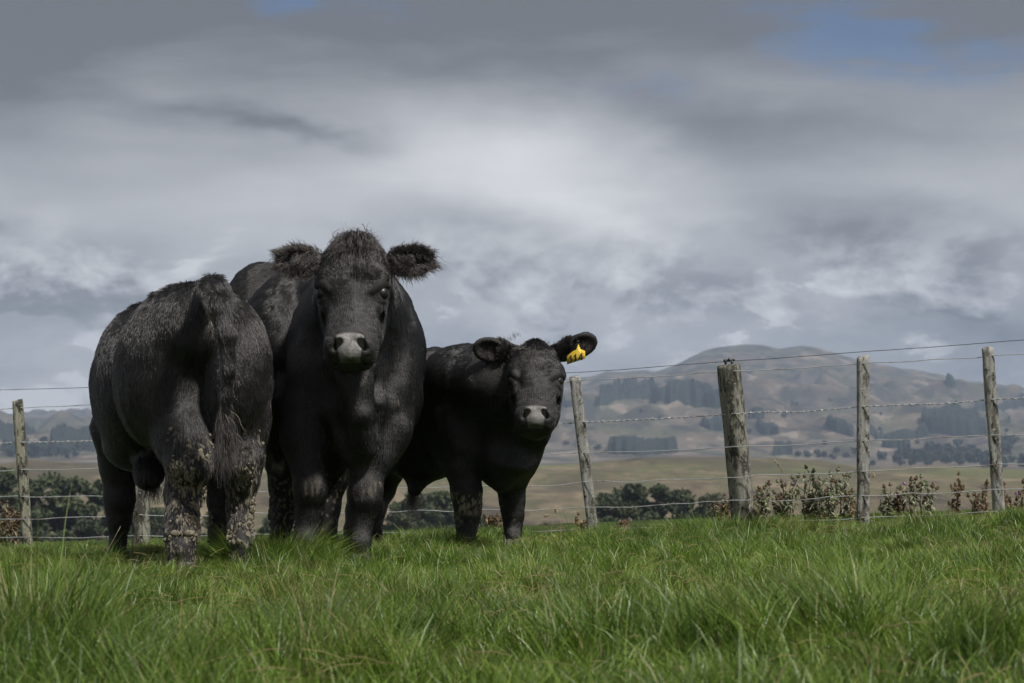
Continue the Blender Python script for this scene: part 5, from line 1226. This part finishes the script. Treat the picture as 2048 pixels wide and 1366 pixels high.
# ------------------------------------------------------------------ thistles along the fence
M_tst = simple_mat('thistle_stem', (.10, .12, .055), (.20, .20, .11), 60, .85); M_tgr = simple_mat('thistle_leaf', (.19, .21, .12), (.40, .40, .27), 60, .8)
M_tbr = simple_mat('dry_thistle', (.12, .08, .045), (.36, .27, .16), 70, .9); M_thd = simple_mat('thistle_head', (.06, .038, .022), (.16, .10, .055), 120, .9); M_tpu = simple_mat('thistle_flower', (.22, .10, .28), (.38, .2, .42), 80, .8); M_tbud = simple_mat('thistle_bud', (.10, .13, .06), (.20, .22, .13), 120, .8)
def thistle_heads():
    out = []; d = np.array([0, 0, 1.]); a = np.array([1., 0, 0]); b = np.array([0, 1., 0]); p = np.zeros(3); r = 1.; seg = 8
    for sd in range(3):
        rs = np.random.RandomState(sd); mb = MB(); prof = [(-.2, .2), (.15, .9), (.6, 1.05), (1.1, .75), (1.5, .5)]; V = []
        for (t, w) in prof:
            for j in range(seg): an = 2*pi*j/seg; V.append(p+d*r*t*1.2+(a*cos(an)+b*sin(an))*r*w*(1+.15*(-1)**j))
        F_ = [[q*seg+j, q*seg+(j+1) % seg, (q+1)*seg+(j+1) % seg, (q+1)*seg+j] for q in range(4) for j in range(seg)]+[[4*seg+j for j in range(seg)]]
        mb.add(V, F_)
        for q in range(22): v = unit(rs.normal(size=3)+d*.4); mb.tube([p+d*r*.7+v*r*.7, p+d*r*.8+v*r*1.7], [.12, .04], 3, False)
        for q in range(12): v = unit(d+rs.normal(0, .35, 3)); mb.tube([p+d*r*1.2, p+d*r*1.7+v*r*1.1], [.18, .10], 3, False)
        out.append((np.concatenate(mb.v), mb.f))
    return out
HEADS = thistle_heads()
def thistle(px, top, D, spread, green, seed, label, purple=0):
    rs = np.random.RandomState(seed); x = (px-1024)/FPX*D; base = np.array([x, D, float(zground(x, D))-.02]); H = P(px, top, D)[2]-base[2]; W_ = spread*D/FPX/2
    o = empty('thistle', base, label, 'thistle', 'thistles along the fence'); ms = MB(); ml = MB(); heads = []
    ns = 2+int(W_/.032)
    for i in range(ns):
        bx = base+np.array([rs.uniform(-1, 1)*W_*.5, rs.uniform(-.08, .08), 0]); h = H*(1. if i == 0 else rs.uniform(.55, .98)); ln = np.array([rs.uniform(-1, 1)*W_*.6 if i else 0, rs.normal(0, .03), 0])
        main = np.array([base+(bx-base)*min(1, t*4)+ln*t**1.5+[.006*sin(t*9+i), 0, h*t] for t in np.linspace(0, 1, 9)]); ms.tube(main, np.linspace(.0045, .002, 9), 5); heads.append((main[-1], unit(main[-1]-main[-2])))
        for b in range(rs.randint(4, 8)):
            t = rs.uniform(.35, .92); k = int(t*8); a = rs.rand()*2*pi; L = h*rs.uniform(.10, .26); s = main[k]; dirn = unit(np.array([cos(a), sin(a)*.6, rs.uniform(.6, 1.3)])); e_ = s+dirn*L
            br = np.array([s, s+dirn*L*.5+[0, 0, -.005], e_+[0, 0, L*.15]]); ms.tube(br, [.0028, .002, .0015], 4); heads.append((br[-1], unit(br[-1]-br[-2])))
            for q in range(9):
                f = rs.rand(); p0 = s+(br[-1]-s)*f; leaf(ml, p0, rs, .036)
        for q in range(int(24*h/.4)):
            f = rs.rand()**.8; p0 = main[0]+(main[-1]-main[0])*f+rs.normal(0, .004, 3); leaf(ml, p0, rs, .070*(1.15-f*.6))
    mstem = M_tst if green else M_tbr
    ms.build('stem', mstem, o); lo = ml.build('leaves', M_tgr if green else M_tbr, o, smooth=False); lo.name = 'foliage'
    for i, (p, d) in enumerate(heads):
        r = rs.uniform(.007, .0105)*(1.15 if green else 1.0); hv, hf = HEADS[i % 3]; a = unit(np.cross(d, [.3, .9, .1])); b = np.cross(d, a)
        mb = MB(); mb.v.append(p+r*(hv[:, :1]*a+hv[:, 1:2]*b+hv[:, 2:]*d)); mb.f = hf
        mat = M_tpu if (purple and i == 3) else (M_tbud if (green and rs.rand() < .6) else M_thd)
        mb.build('flower_head', mat, o)
def leaf(mb, p, rs, L):
    a = rs.rand()*2*pi; d = unit(np.array([cos(a), sin(a), rs.uniform(-.2, .7)])); s = unit(np.cross(d, [0, 0, 1])); L = L*rs.uniform(.6, 1.3); w = L*.16; n = 5; V = [p]; F_ = []
    # toothed outline, drooping tip
    for k in range(1, n+1):
        t = k/n; c = p+d*L*t+np.array([0, 0, -L*.35*t*t]); ww = w*(1.2-t)*(1.35 if k % 2 else .6); V += [c-s*ww+[0, 0, .2*ww], c+s*ww+[0, 0, .2*ww]]
    V.append(p+d*L*1.12+np.array([0, 0, -L*.45])); F_.append([0, 1, 2])
    for k in range(n-1): b = 1+2*k; F_.append([b, b+2, b+3, b+1])
    F_.append([1+2*(n-1), len(V)-1, 2+2*(n-1)]); mb.add(V, F_)
TH = [(1535, 970, 15.0, 50, 1, 'green thistle just right of the thick round post with brown heads'), (1512, 1000, 15.2, 40, 0, 'dried brown thistle clump hugging the thick round post on its right'),
      (1560, 990, 15.1, 60, 0, 'dried rusty thistle clump beneath the green ones'), (1578, 958, 15.0, 50, 1, 'tall green thistle with a purple flower under the leaning seed head'),
      (1612, 955, 15.1, 60, 1, 'bushy green thistle in the middle of the thicket'), (1632, 944, 15.0, 40, 1, 'tallest green thistle of the thicket with brown top heads'),
      (1668, 950, 15.0, 50, 1, 'green thistle nearest the upright grey batten on its left'), (1690, 952, 15.2, 40, 1, 'green thistle with heads leaning towards the upright grey batten'),
      (1640, 1000, 15.3, 90, 0, 'low brown thistle thicket left of the upright grey batten'),
      (1700, 985, 15.2, 36, 0, 'brown thistle touching the upright grey batten'),
      (1775, 972, 15.0, 30, 1, 'slim green thistle right of the upright grey batten'), (1800, 978, 15.0, 24, 0, 'slim brown-headed thistle right of the upright grey batten'),
      (1824, 962, 14.9, 40, 1, 'green thistle halfway between the two right battens'), (1848, 956, 14.9, 40, 1, 'taller green thistle halfway between the two right battens'),
      (1913, 963, 14.8, 22, 0, 'single brown thistle with a big rusty head'), (1965, 972, 14.7, 40, 0, 'brown thistle left of the rightmost batten'), (1945, 992, 14.8, 30, 0, 'short brown thistle left of the rightmost batten'),
      (2012, 970, 14.6, 30, 0, 'brown thistle right of the rightmost batten'), (2040, 965, 14.6, 34, 0, 'brown thistle at the right edge of the photo'),
      (1440, 992, 15.6, 40, 0, 'dried brown thistle with curled leaves left of the thick round post'), (1455, 1010, 15.6, 40, 0, 'low dry thistle directly before the thick round post'),
      (10, 1005, 17.4, 50, 0, 'dried brown thistle at the left edge'), (34, 1022, 17.4, 34, 0, 'low dry thistle beside the leftmost batten'),
      (985, 1032, 16.4, 44, 0, 'pale dry thistle between the front legs of the younger bull'), (1165, 1030, 16.2, 40, 0, 'low brown thistle at the foot of the pale leaning batten'), (1245, 1045, 16.0, 30, 0, 'small dry thistle right of the pale leaning batten')]
for i, (px, top, D, sp, g, lab) in enumerate(TH): thistle(px, top, D, sp, g, 300+i, lab, purple=(i in (3, 18, 12)))

# ------------------------------------------------------------------ air
def haze():
    m, N = mat_new('haze'); out = N.node('ShaderNodeOutputMaterial')
    v = N.node('ShaderNodeVolumePrincipled'); v.inputs['Color'].default_value = (.55, .68, .90, 1); v.inputs['Density'].default_value = 1.2e-4
    v.inputs['Anisotropy'].default_value = .2
    N.l.new(v.outputs[0], out.inputs['Volume'])
    x, y0, y1, z0, z1 = 6500, -45, 9700, -60, 420
    vs = [(-x, y0, z0), (x, y0, z0), (x, y1, z0), (-x, y1, z0), (-x, y0, z1), (x, y0, z1), (x, y1, z1), (-x, y1, z1)]
    o = mesh_obj('haze', vs, [[0, 3, 2, 1], [4, 5, 6, 7], [0, 1, 5, 4], [1, 2, 6, 5], [2, 3, 7, 6], [3, 0, 4, 7]], m, smooth=False)
    tag(o, kind='stuff')
haze()
